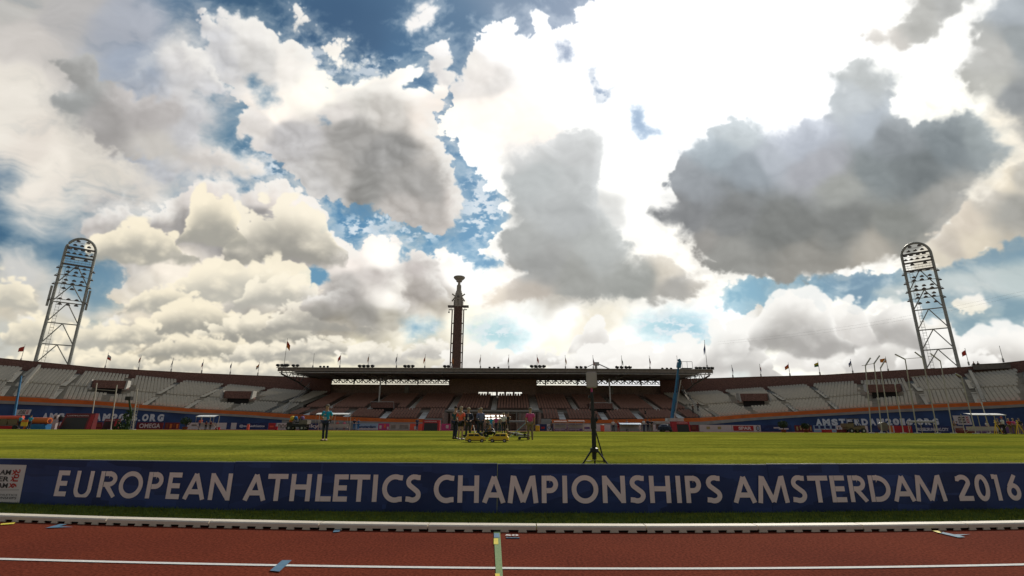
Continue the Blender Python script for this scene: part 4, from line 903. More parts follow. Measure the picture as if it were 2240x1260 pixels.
def lamp_strip(px0, px1, py, h=.16):
    a = atY(px0, py, 99.6); b = atY(px1, py, 99.6); g = MB(); g.box(((a.x + b.x) / 2, 99.6, a.z), (b.x - a.x, .1, h)); g.build('light_panel', 'light_on', ms, base)
for a, b, y in ((1061, 1072, 909.5), (1074, 1082, 909.5), (1085, 1091, 909.5), (1095, 1104, 909.5), (1061, 1072, 915.5), (1075, 1098, 915.5)): lamp_strip(a, b, y, .22)
# roof
RXa, RXb = -45.2, 38.9
rf = MB(); 
rf.add([(RXa, 95, 11.1), (RXb, 95, 11.1), (RXb, 113, 11.55), (RXa, 113, 11.55), (RXa, 95, 11.35), (RXb, 95, 11.35), (RXb, 113, 11.8), (RXa, 113, 11.8)], [(0,3,2,1),(4,5,6,7),(0,1,5,4),(1,2,6,5),(2,3,7,6),(3,0,4,7)])
roof = rf.build('roof', 'roof_grey', ms, base)
g = MB(); g.box(((RXa + RXb) / 2, 94.93, 10.98), (RXb - RXa, .12, .62)); g.build('fascia', 'roof_grey', roof, base)
g = MB(); g.box(((RXa + RXb) / 2, 94.8, 11.36), (RXb - RXa + .4, .3, .1)); g.build('gutter', 'steel_grey', roof, base)
g = MB(); g.tube([(RXa + .4, 94.85, 10.42), (RXb - .4, 94.85, 10.42)], .075, 6); g.build('front_pipe', 'steel_grey', roof, base)
g = MB()
for i in range(43):
    x = RXa + .5 + i * (RXb - RXa - 1) / 42; x2 = x + (RXb - RXa - 1) / 84; g.tube([(x, 95.2, 10.45), (min(x2, RXb), 95.2, 11.05)], .035, 4); g.tube([(min(x2, RXb), 95.2, 11.05), (min(x + (RXb - RXa - 1) / 42, RXb), 95.2, 10.45)], .035, 4)
g.tube([(RXa + .3, 95.2, 10.42), (RXb - .3, 95.2, 10.42)], .07, 5); g.build('front_truss', 'steel_dark', roof, base)
g = MB(); g.add([(RXa + 2.5, 95.5, 10.38), (RXb - 2.5, 95.5, 10.38), (RXb - 2.5, 112.8, 10.62), (RXa + 2.5, 112.8, 10.62), (RXa + 2.5, 95.5, 10.44), (RXb - 2.5, 95.5, 10.44), (RXb - 2.5, 112.8, 10.70), (RXa + 2.5, 112.8, 10.70)], [(0,3,2,1),(4,5,6,7),(0,1,5,4),(1,2,6,5),(2,3,7,6),(3,0,4,7)]); g.build('roof_soffit', 'roof_grey', roof, base)
for k in range(12):
    x = RXa + 2.6 + k * (RXb - RXa - 5.2) / 11; g = MB(); g.tube([(x, 95.6, 10.2), (x, 112.6, 10.6)], .09, 5)
    for j in range(9):
        y = 95.6 + j * 17 / 9; z = 10.2 + j * .4 / 9; g.tube([(x, y, z), (x, y + .95, z + .3)], .04, 4)
    g.tube([(x, 111.2, 9.5), (x, 111.2, 10.9)], .16, 6); g.build('rafter_truss', 'steel_dark', roof, base)
for xa, xb in ((RXa + .6, -13.8), (5.6, RXb - .6)):
    g = MB(); n = int((xb - xa) / 1.7); w = (xb - xa) / n
    for j in range(n):
        x = xa + j * w; g.tube([(x, 110.9, 9.72), (x + w / 2, 110.9, 10.55)], .10, 4); g.tube([(x + w / 2, 110.9, 10.55), (x + w, 110.9, 9.72)], .10, 4); g.tube([(x, 110.9, 10.55), (x + w / 2, 110.9, 9.72)], .06, 4); g.tube([(x + w / 2, 110.9, 9.72), (x + w / 2, 110.9, 10.55)], .07, 4)
    g.tube([(xa, 110.9, 9.72), (xb, 110.9, 9.72)], .06, 5); g.tube([(xa, 110.9, 10.55), (xb, 110.9, 10.55)], .10, 5); g.tube([(xa, 110.9, 10.2), (xb, 110.9, 10.2)], .07, 4); g.build('rear_truss', 'steel_dark', roof, base)
for x in (-25.6, 19.1):
    g = MB(); g.tube([(x, 96.5, 4.0), (x, 96.5, 9.6)], .15, 8); g.build('roof_column', 'steel_grey', ms, base)
    g = MB()
    for dx in (-4.2, -2.4, 2.4, 4.2): g.tube([(x, 96.5, 9.0), (x + dx * .5, 96.8, 9.9), (x + dx, 97, 10.4)], .1, 6)
    g.tube([(x - 2.6, 97, 9.8), (x + 2.6, 97, 9.8)], .07, 5); g.build('column_branches', 'steel_dark', ms, base)
    g = MB(); g.box((x + 2.7, 108.4, 8.1), (.9, .3, 1.9)); g.build('wall_duct', 'concrete', ms, base)
for sg, xe in ((-1, RXa), (1, RXb)):
    xi = xe - sg * .6; g = MB()
    g.tube([(xi, 95.4, 10.2), (xi - sg * .2, 103, 9.2), (xi + sg * -.2, 110.5, 7.6)], .16, 6); g.tube([(xi, 95.4, 10.1), (xi, 95.4, 11.1)], .14, 6)
    for y, z in ((98.5, 9.8), (101.5, 9.4), (104.5, 8.9)): g.tube([(xi, y, z), (xi, y + 1.4, 11.0)], .09, 5); g.tube([(xi, y, z), (xi, y - 1.6, 11.0)], .07, 5)
    g.build('end_bracket', 'steel_dark', ms, base)
    # raking end wall with stair rails
    xw = (X0 - .3) if sg < 0 else (X1 + .3); g = MB()
    g.add([(xw - .2, 88.4, -.05), (xw + .2, 88.4, -.05), (xw + .2 + sg * 4.6, 111, -.05), (xw - .2 + sg * 4.6, 111, -.05), (xw - .2, 88.4, 2.4), (xw + .2, 88.4, 2.4), (xw + .2 + sg * 4.6, 111, 9.0), (xw - .2 + sg * 4.6, 111, 9.0)], [(0,3,2,1),(4,5,6,7),(0,1,5,4),(1,2,6,5),(2,3,7,6),(3,0,4,7)]); g.build('end_wall', 'concrete', ms, base)
    for dz in (.55, 1.05):
        g = MB(); g.tube([(xw, 88.6, 2.4 + dz), (xw + sg * 4.5, 110.6, 8.9 + dz)], .05, 5); 
        for k in range(9): f = k / 8; g.tube([(xw + sg * 4.5 * f, 88.6 + 22 * f, 2.4 + 6.5 * f), (xw + sg * 4.5 * f, 88.6 + 22 * f, 2.4 + dz + 6.5 * f)], .035, 4)
        g.build('stair_rail', 'steel_grey', ms, base)
    # infill seats and steps between stand and bend
    g = MB()
    for k in range(18):
        f = k / 18; y = 89 + 20 * f; z = 1.8 + 5.6 * f; xa = xw + sg * 4.5 * f; g.box((xa - sg * .9, y, z), (1.8, 1.05, .3))
    g.build('end_stair', 'concrete', ms, base)

# ---------------------------------------------------------------- marathon tower
mt_p = atY(998, 806, 148); tx0, ty0 = mt_p.x, 148.0; base = Vector((tx0, ty0, 0))
zt_ = lambda py: atY(1000, py, 148).z
tw = thing('marathon_tower', 'tall slim brick tower topped by a broad fire bowl behind the main grandstand', 'tower', base)
px_m = 148 / 1065 * 1.02
g = MB(); hw = 9.0 * px_m * 1.0
g.add([(tx0 - hw * 1.05, ty0 - hw, 0), (tx0 + hw * 1.05, ty0 - hw, 0), (tx0 + hw * 1.05, ty0 + hw, 0), (tx0 - hw * 1.05, ty0 + hw, 0), (tx0 - hw * .95, ty0 - hw, zt_(672)), (tx0 + hw * .95, ty0 - hw, zt_(672)), (tx0 + hw * .95, ty0 + hw, zt_(672)), (tx0 - hw * .95, ty0 + hw, zt_(672))], [(0,3,2,1),(4,5,6,7),(0,1,5,4),(1,2,6,5),(2,3,7,6),(3,0,4,7)])
g.build('shaft', 'brick_tower', tw, base)
for sg in (-1, 1):
    g = MB(); xo = tx0 + sg * 12.6 * px_m
    g.box((xo, ty0 - .6, zt_(680) / 2), (2.2 * px_m, .6, zt_(680))); 
    g.build('side_pier', 'brick_tower', tw, base)
    g = MB()
    for py in (708, 731, 752, 772, 794): g.box((tx0 + sg * 10.6 * px_m, ty0 - .6, zt_(py)), (3.4 * px_m, .3, .3))
    g.build('pier_tie', 'steel_dark', tw, base)
    g = MB(); g.box((tx0 + sg * 16.2 * px_m, ty0, zt_(670.5)), (13 * px_m, 1.4, 3.6 * px_m)); g.build('balcony', 'steel_dark', tw, base)
    g = MB(); g.tube([(tx0 + sg * 10 * px_m, ty0 - .8, zt_(679)), (tx0 + sg * 20 * px_m, ty0 - .8, zt_(678.5))], .16, 6); g.tube([(tx0 + sg * 15 * px_m, ty0 - .8, zt_(679)), (tx0 + sg * 15 * px_m, ty0 - .8, zt_(673))], .08, 5)
    if sg < 0: g.tube([(tx0 - 19.5 * px_m, ty0 - .8, zt_(679)), (tx0 - 19.5 * px_m, ty0 - .8, zt_(682.5))], .08, 5); g.lathe((tx0 - 19.5 * px_m, ty0 - .8, zt_(686)), [(.1, 0), (.3, .15), (.22, .45), (.1, .5)], 10)
    g.build('camera_arm', 'steel_grey', tw, base)
    for dy, up in ((-.6, 1), (-.6, -1)):
        g = MB(); a = (tx0 + sg * 7.5 * px_m, ty0 + dy, zt_(650 + (0 - up * 1.0))); b = (tx0 + sg * 14 * px_m, ty0 + dy, zt_(652 - up * 8)); g.tube([a, b], .22, 6); g.build('horn', 'tower_stone', tw, base)
g = MB(); s_ = px_m
def rz_(w, py): return (w * s_, zt_(py))
g.lathe((tx0, ty0, 0), [rz_(9, 673), rz_(9, 660), rz_(8.8, 651), rz_(7.6, 641), rz_(6.6, 640), rz_(6.2, 636.5), rz_(5.2, 636), rz_(5.0, 624.5), rz_(3.4, 623.5), rz_(2.8, 619), rz_(2.8, 616)], 16); g.build('crown_drum', 'tower_stone', tw, base, smooth=False)
g = MB()
for a in range(8):
    t = a * math.pi / 4 + .39; g.box((tx0 + 8.9 * s_ * math.cos(t), ty0 + 8.9 * s_ * math.sin(t), zt_(664)), (.5, .5, 2.2), rz=t)
g.build('drum_rib', 'tower_stone', tw, base)
g = MB(); g.box((tx0, ty0 - 9 * s_, zt_(657)), (7 * s_, .12, .14)); g.lathe((tx0, ty0 - 8.6 * s_, zt_(650.5)), [(.0, -.35), (.35, -.25), (.4, 0), (.35, .25), (0, .35)], 8); g.build('drum_trim', 'steel_dark', tw, base)
g = MB(); g.lathe((tx0, ty0, 0), [rz_(2.8, 617), rz_(6.4, 616.5), rz_(6.6, 614), rz_(9.5, 611.5), rz_(12.6, 608.3), rz_(12.9, 606.8), rz_(12.0, 605.6), rz_(10.6, 606.4), rz_(2, 608.5)], 28); g.build('fire_bowl', 'tower_stone', tw, base, smooth=False)

# ---------------------------------------------------------------- floodlight masts
def mast(cx_px, top_py, Yd, side, label):
    p = atY(cx_px, 800, Yd); X, Y = p.x, Yd; base = Vector((X, Y, 0)); tgt = Vector((-3 + side * 20, 15, 0)) - base; f = tgt.normalized(); f.z = 0; f.normalize(); r_ = Vector((-f.y, f.x, 0))   # r_: along the frame
    if r_.x < 0: r_ = -r_
    t = thing('floodlight_mast', label, 'floodlight mast', base, 0, 'floodlight masts at the bends')
    def Z(py):
        zz = 30
        for _ in range(8):
            x, y = proj(X, Y, zz); d = ray(x, py); zz = CAM_H + math.hypot(X, Y) * d.z / math.hypot(d.x, d.y)
        return zz
    W = 3.25
    def P(u, z, v=0): return base + r_ * u + f * v + Vector((0, 0, z))
    lv = [Z(y) for y in ((581, 623, 663, 708, 754, 798) if side < 0 else (590, 634, 676, 720, 764, 806))]; zt = Z(top_py); zs = Z(top_py + 27)
    taper = lambda z: W * (1.04 - .06 * z / zt)
    for s in (-1, 1):
        g = MB(); g.tube([P(s * taper(0), -.1), P(s * taper(zs), zs)], .42, 8, r2=.34); g.build('leg', 'mast_grey', t, base)
    g = MB(); W2 = taper(zs); g.tube([P(-W2 * math.cos(a), zs + (zt - zs) * math.sin(a)) for a in [math.pi * i / 18 for i in range(19)]], .34, 8); g.build('head_arch', 'mast_grey', t, base)
    L2 = lv + [lv[-1] - 7.5]
    for k in range(len(L2) - 1):
        za, zb_ = L2[k], L2[k + 1]; g = MB()
        g.tube([P(-taper(zb_), zb_), P(taper(zb_), zb_)], .16, 6); g.tube([P(-taper(zb_), zb_), P(0, za)], .14, 6); g.tube([P(taper(zb_), zb_), P(0, za)], .14, 6); g.build('brace_bay', 'mast_grey', t, base)
    # platforms of the head
    y0 = top_py
    for dy, th in ((22, .28), (41, .28), (58, .34)):
        z = Z(y0 + dy); g = MB(); c = P(0, z); ang = math.atan2(r_.y, r_.x); w = W2 * (.93 if dy == 22 else 1); g.box(c, (2 * w, .9, th), rz=ang); g.build('platform', 'steel_dark', t, base)
    for dy in (10, 29, 35, 47, 52):
        z = Z(y0 + dy); f_ = math.sqrt(max(0, 1 - max(0, (z - zs) / (zt - zs)) ** 2)); g = MB(); g.tube([P(-W2 * f_, z), P(W2 * f_, z)], .06, 5)
        if dy == 52:
            for k in range(9): g.tube([P(-W2 + k * W2 / 4, z - .4), P(-W2 + k * W2 / 4, z + .9)], .03, 4)
        g.build('guard_rail', 'mast_grey', t, base)
    def lamp(u, z, s=.5):
        g = MB(); c = P(u, z, .5); g.lathe(c - Vector((0, 0, s * .5)), [(s * .95, 0), (s * 1.0, s * .25), (s * .55, s * .8), (s * .25, s * 1.0)], 9); g.build('lamp', 'steel_dark', t, base)
    for dy, us in ((7, (-1.0, 1.1)), (16, (-1.5, 0, 1.5)), (25, (-2.4, -1.1, .4, 1.7)), (34, (-2.5, -1.2, .1, 1.4, 2.6)), (45, (-1.3, 1.5))):
        for u in us: lamp(u, Z(y0 + dy))
    rowsp = ((590, 594), (606, 612), (624, 630), (658, 664)) if side < 0 else ((594, 602), (614, 622), (634, 640), (652, 659))
    for a, b in rowsp:
        za, zb_ = Z(a), Z(b); zm = (za + zb_) / 2; g = MB(); g.tube([P(-taper(zm) - .6, zm + .5, .4), P(taper(zm) + .6, zm + .5, .4)], .09, 5); g.build('lamp_beam', 'mast_grey', t, base)
        for u in (-1.7, 0, 1.7): lamp(u, za + .35, .52); lamp(u + .15, zb_ - .35, .52)
        for s in (-1, 1): lamp(s * (taper(zm) + .55), zm + .1, .4)
    if side < 0:
        for s in (-1, 1):
            g = MB(); c = P(s * (W + .75), Z(652)); g.box(c, (.5, .5, 5.6), rz=math.atan2(r_.y, r_.x)); g.build('side_cabinet', 'mast_grey', t, base)
    g = MB(); zlad = Z(585)
    for du in (-.35, .35): g.tube([P(-W + 1.3 + du, 0, -.8), P(-W + 1.3 + du, zlad, -.8)], .045, 4)
    for k in range(int(zlad / .8)): g.tube([P(-W + .95, k * .8, -.8), P(-W + 1.65, k * .8, -.8)], .03, 4)
    for k in range(int(zlad / 1.6)): g.tube([P(-W + .85, k * 1.6, -.8), P(-W + .85, k * 1.6, -1.4), P(-W + 1.75, k * 1.6, -1.4), P(-W + 1.75, k * 1.6, -.8)], .03, 4)
    g.build('ladder', 'mast_grey', t, base)
mast(113, 523, 130, -1, 'tall floodlight mast with arched head above the left bend of the stands')
mast(2060, 532, 130, 1, 'tall floodlight mast with arched head above the right bend of the stands')

# ---------------------------------------------------------------- flags along the rim and roof
def pos_at(px, py, cv=None, side=None, Y=None):
    if Y is not None: return atY(px, py, Y)
    th = th_at(side, px, RT[3] + .2, 'rim'); p = bend(side, th, RT[3] + .2); d = ray(px, py); p.z = CAM_H + math.hypot(p.x, p.y) * d.z / math.hypot(d.x, d.y); return p
COLN = {'flag_red': 'red', 'flag_orange': 'orange', 'flag_yellow': 'yellow', 'flag_blue': 'blue', 'flag_white': 'white and pale', 'flag_green': 'green'}
def flag(px, ytop, ybase, c, droop, dr, where, side=None, Y=None, c2=None, tall=False):
    b = pos_at(px, ybase, side=side, Y=Y); tp = pos_at(px, ytop, side=side, Y=Y); H = tp.z - b.z + .2
    t = thing('flag_pole', where, 'flag pole', b - Vector((0, 0, .2)), 0, 'flags on poles round the stadium rim and roof')
    g = MB(); g.tube([(0, 0, 0), (0, 0, H)], .055, 6, r2=.035); g.tube([(0, 0, 0), (0, 0, .7)], .14, 6); g.lathe((0, 0, H), [(.02, 0), (.07, .05), (.02, .12)], 6); g.build('pole', 'steel_grey', t)
    if c:
        # limp cloth hanging from the mast, more or less lifted by the wind
        rs = random.Random(int(px)); n = 7; m_ = 5; L_ = min(H, 4.2) * .36 * (1.25 if droop < .5 else 1); Hh = min(H, 4.2) * .30; vs = []
        for i in range(n):
            for j in range(m_):
                u = i / (n - 1); v = j / (m_ - 1); x = dr * u * L_ * (1 - droop * .82); z = H * .93 - v * Hh * (1 - .35 * u * (1 - droop)) - u * L_ * droop * 1.0; y = .14 * math.sin(u * 7 + px) * u
                vs.append((x, y, z))
        fs = [(i * m_ + j, (i + 1) * m_ + j, (i + 1) * m_ + j + 1, i * m_ + j + 1) for i in range(n - 1) for j in range(m_ - 1)]
        g = MB(); g.add(vs, fs); g.m = [1 if (c2 and (k % (m_ - 1)) >= 2) else 0 for k in range(len(fs))]; g.build('flag', [c, c2 or c], t)
FL = [ # px, top, base, colour, droop, direction, side/Y, second colour
 (45,754,790,'flag_red',.25,-1,-1,None,'red flag blowing left on the rim left of the left floodlight mast'),
 (230,772,805,'flag_white',.45,1,-1,'flag_red','pink and white flag on the left rim, first one right of the left floodlight mast'),
 (303,778,809,'flag_red',.75,-1,-1,'flag_white','limp red and white flag, second right of the left floodlight mast'),
 (373,783,812,'flag_white',.9,-1,-1,'flag_blue','limp pale blue flag, third right of the left floodlight mast'),
 (440,787,815,'flag_blue',.85,-1,-1,'flag_red','limp dark flag, fourth right of the left floodlight mast'),
 (503,791,818,'flag_blue',.85,-1,-1,None,'limp dark blue flag, fifth right of the left floodlight mast'),
 (563,793,820,'flag_orange',.6,-1,-1,'flag_white','orange and white flag on the left rim, last one before the main roof'),
 (684,774,805,None,1,1,0,None,'bare thin pole on the roof, first right of the tall orange flag'),
 (743,774,805,'flag_red',.6,-1,0,None,'red flag hanging left on the main roof, second right of the tall orange flag'),
 (805,775,805,'flag_orange',.9,-1,0,None,'limp orange flag above the group of four left roof lamps'),
 (867,775,805,'flag_white',.9,-1,0,'flag_blue','limp pale flag on the roof, two poles left of the brick tower'),
 (929,776,806,'flag_red',.85,-1,0,'flag_orange','limp dark red flag on the roof, last pole left of the brick tower'),
 (988,776,806,'flag_orange',.9,1,0,None,'limp orange flag standing in front of the brick tower'),
 (1051,777,806,'flag_red',.9,-1,0,'flag_white','limp pale red flag on the roof, first pole right of the brick tower'),
 (1113,777,806,'flag_red',.95,-1,0,'flag_green','limp dark flag on the roof, second pole right of the brick tower'),
 (1175,777,806,'flag_red',.8,1,0,None,'red flag drooping right above the four lamps right of the brick tower'),
 (1237,778,807,'flag_red',.9,1,0,'flag_yellow','limp red flag on the roof, fourth pole right of the brick tower'),
 (1298,778,807,'flag_blue',.95,1,0,'flag_red','limp dark flag on the roof right above the white box of the tripod'),
 (1361,779,808,'flag_green',.95,1,0,None,'limp green flag above the four roof lamps right of the tripod'),
 (1422,779,808,'flag_blue',.9,1,0,'flag_red','limp dark flag on the roof, last one left of the blue boom lift'),
 (1483,779,808,None,1,1,0,None,'bare pole on the roof right behind the basket of the boom lift'),
 (1604,799,825,'flag_blue',.9,1,1,None,'limp dark blue flag, first one on the right rim beyond the main roof'),
 (1665,797,823,'flag_red',.9,1,1,'flag_blue','limp dark red flag, second one on the right rim beyond the main roof'),
 (1728,794,822,'flag_red',.45,-1,1,'flag_orange','red flag blowing left on the right rim, third beyond the main roof'),
 (1795,790,819,'flag_yellow',.3,-1,1,'flag_green','yellow flag blowing left on the right rim'),
 (1866,786,816,'flag_blue',.6,-1,1,'flag_white','blue and white flag on the right rim, right of the yellow flag'),
 (1943,781,812,'flag_orange',.15,-1,1,None,'bright orange flag blowing left beside the bent cage posts'),
 (2122,762,797,'flag_red',.4,-1,1,None,'red flag blowing left on the rim right of the right floodlight mast'),
 (2196,757,790,None,1,1,1,None,'bare dark pole at the far right end of the rim'),
]
for px, yt, yb, c, dp, dr, sd_, c2, lab in FL: flag(px + 0, yt, yb, c, dp, dr, lab, side=sd_ if sd_ else None, Y=None if sd_ else 97.0, c2=c2)
flag(621, 741, 803, 'flag_red', .62, 1, 'tall flagpole with orange red flag at the left corner of the main roof', Y=97, c2='flag_orange')
flag(1547, 745, 804, 'flag_blue', .95, -1, 'tall flagpole with limp dark flag at the right corner of the main roof', Y=97)

# roof lamps
def roof_lamps(pxs, py, size, label):
    pc = atY(sum(pxs) / len(pxs), 806, 96.0); t = thing('roof_lamp_group', label, 'roof lamps', (pc.x, 96.0, 11.3), 0, 'lamp groups along the main roof edge')
    g = MB(); xs_ = [atY(x, py, 96).x - pc.x for x in pxs]; zl = atY(pxs[0], py, 96).z - 11.3
    g.tube([(xs_[0] - .1, 0, zl - .28), (xs_[-1] + .1, 0, zl - .28)], .05, 5)
    for x in (xs_[0] * .5, xs_[-1] * .5): g.tube([(x, 0, 0), (x, 0, zl - .28)], .05, 5)
    g.build('lamp_bar', 'steel_dark', t)
    for x in xs_:
        g = MB(); s = size; g.lathe((x, 0, zl - .24), [(s * .25, 0), (s * .8, s * .2), (s, s * .7), (s * .9, s * 1.0), (s * .5, s * 1.25)], 9); g.build('lamp', 'black', t)
for pxs, py, s, lab in (((608, 617, 625, 629), 799, .40, 'roof lamps at the left corner of the main roof'), ((642, 651), 799.5, .38, 'pair of roof lamps just right of the left roof corner'),
  ((701, 709, 717), 801, .26, 'three small roof lamps near the left end of the roof'), ((787, 796, 805, 815), 801, .42, 'four large roof lamps at the left column of the roof'), ((886, 894, 903), 801, .40, 'three roof lamps left of the brick tower'),
  ((973, 981), 801.5, .40, 'pair of roof lamps at the left foot of the brick tower'), ((1071, 1081, 1090), 803, .26, 'three small roof lamps right of the brick tower'), ((1163, 1172, 1181, 1190), 801.5, .42, 'four large roof lamps near the middle of the roof'),
  ((1262, 1271, 1281), 803, .36, 'three roof lamps left of the tripod box'), ((1350, 1360, 1370, 1378), 803.5, .42, 'four large roof lamps right of the tripod box'), ((1449, 1459, 1468), 805, .26, 'three small roof lamps left of the boom lift basket'),
  ((1524, 1532, 1541, 1550, 1558), 805, .40, 'row of five roof lamps at the right corner of the main roof')): roof_lamps(pxs, py, s, lab)
# small lattice crane far behind the roof
p = atY(1304, 808, 190); base = Vector((p.x, 190, 0)); t = thing('tower_crane', 'small far crane top showing above the roof over the tripod box', 'crane', base)
z0 = p.z; za = atY(1304, 797, 190).z; g = MB(); g.tube([base + Vector((0, 0, 0)), base + Vector((0, 0, za - .5))], .5, 4); g.build('crane_mast', 'steel_grey', t, base)
a = atY(1304, 796, 190); g = MB(); g.box((a.x, 190, a.z), (2.2, 1, 1.3)); g.build('crane_cab', 'steel_grey', t, base)
g = MB(); l_ = atY(1286, 802, 190); r_ = atY(1335, 808, 190); g.tube([a + Vector((0, 0, .4)), l_], .12, 4); g.tube([a + Vector((0, 0, .4)), r_], .2, 4); g.build('jib', 'steel_grey', t, base)
# overhead cable
for k, (ya, yb) in enumerate(((632, 742), (640, 747))):
    a = atY(2300, ya - 9, 120); b = atY(1570, yb + 6, 160); g = MB(); g.tube([a + (b - a) * (i / 12) - Vector((0, 0, 2.0 * math.sin(math.pi * i / 12))) for i in range(13)], .012, 4)
    tag(g.build('overhead_cable', 'steel_grey'), ('upper' if k == 0 else 'lower') + ' thin cable spanning the sky over the right stand', 'cable', 'overhead cables')

# ---------------------------------------------------------------- far perimeter boards
def far_board(px0, px1, m, label, text=None, tcol='logo_white', Y=80.0, h=1.0, tw=.8, th=.55, tx_off=.1, extra=None, y0=0):
    def pt(px):
        d = ray(px, 940)
        if px < 520 or px > 1660:          # follow the bend
            side = -1 if px < 520 else 1; best = min((abs(d.x * p.y - d.y * p.x), p) for p in (bend(side, R(i * .25), -6.5) for i in range(0, 240)))[1]; return best.copy()
        return Vector((d.x / d.y * Y, Y, 0))
    a = pt(px0); b = pt(px1); d = b - a; ux = d.normalized(); nn = Vector((ux.y, -ux.x, 0)); L_ = d.length; up = Vector((0, 0, 1))
    a.z = y0 + .03; t = thing('advertising_board', label, 'advertising board', a, 0, 'low advertising boards along the far side of the track')
    g = MB(); g.poly([a, a + ux * L_, a + ux * L_ + up * h, a + up * h], .06, -nn); g.build('panel', m, t, base=a)
    if text:
        g = MB(); text_on(g, text, a + ux * L_ * tx_off + up * h * (.5 - th / 2), ux, up, L_ * tw, h * th, .03, .02); g.build('lettering', tcol, t, base=a)
    for (u0, u1, v0, v1, mm) in (extra or []):
        g = MB(); q_ = lambda u, v: a + ux * L_ * u + up * h * v + nn * .012; g.add([q_(u0, v0), q_(u1, v0), q_(u1, v1), q_(u0, v1)], [(0, 1, 2, 3)]); g.build('printed_patch', mm, t, base=a)
mk('sky_tint', (.30, .45, .62), .6, .1); mk('gold', (.4, .33, .14), .6, .1)
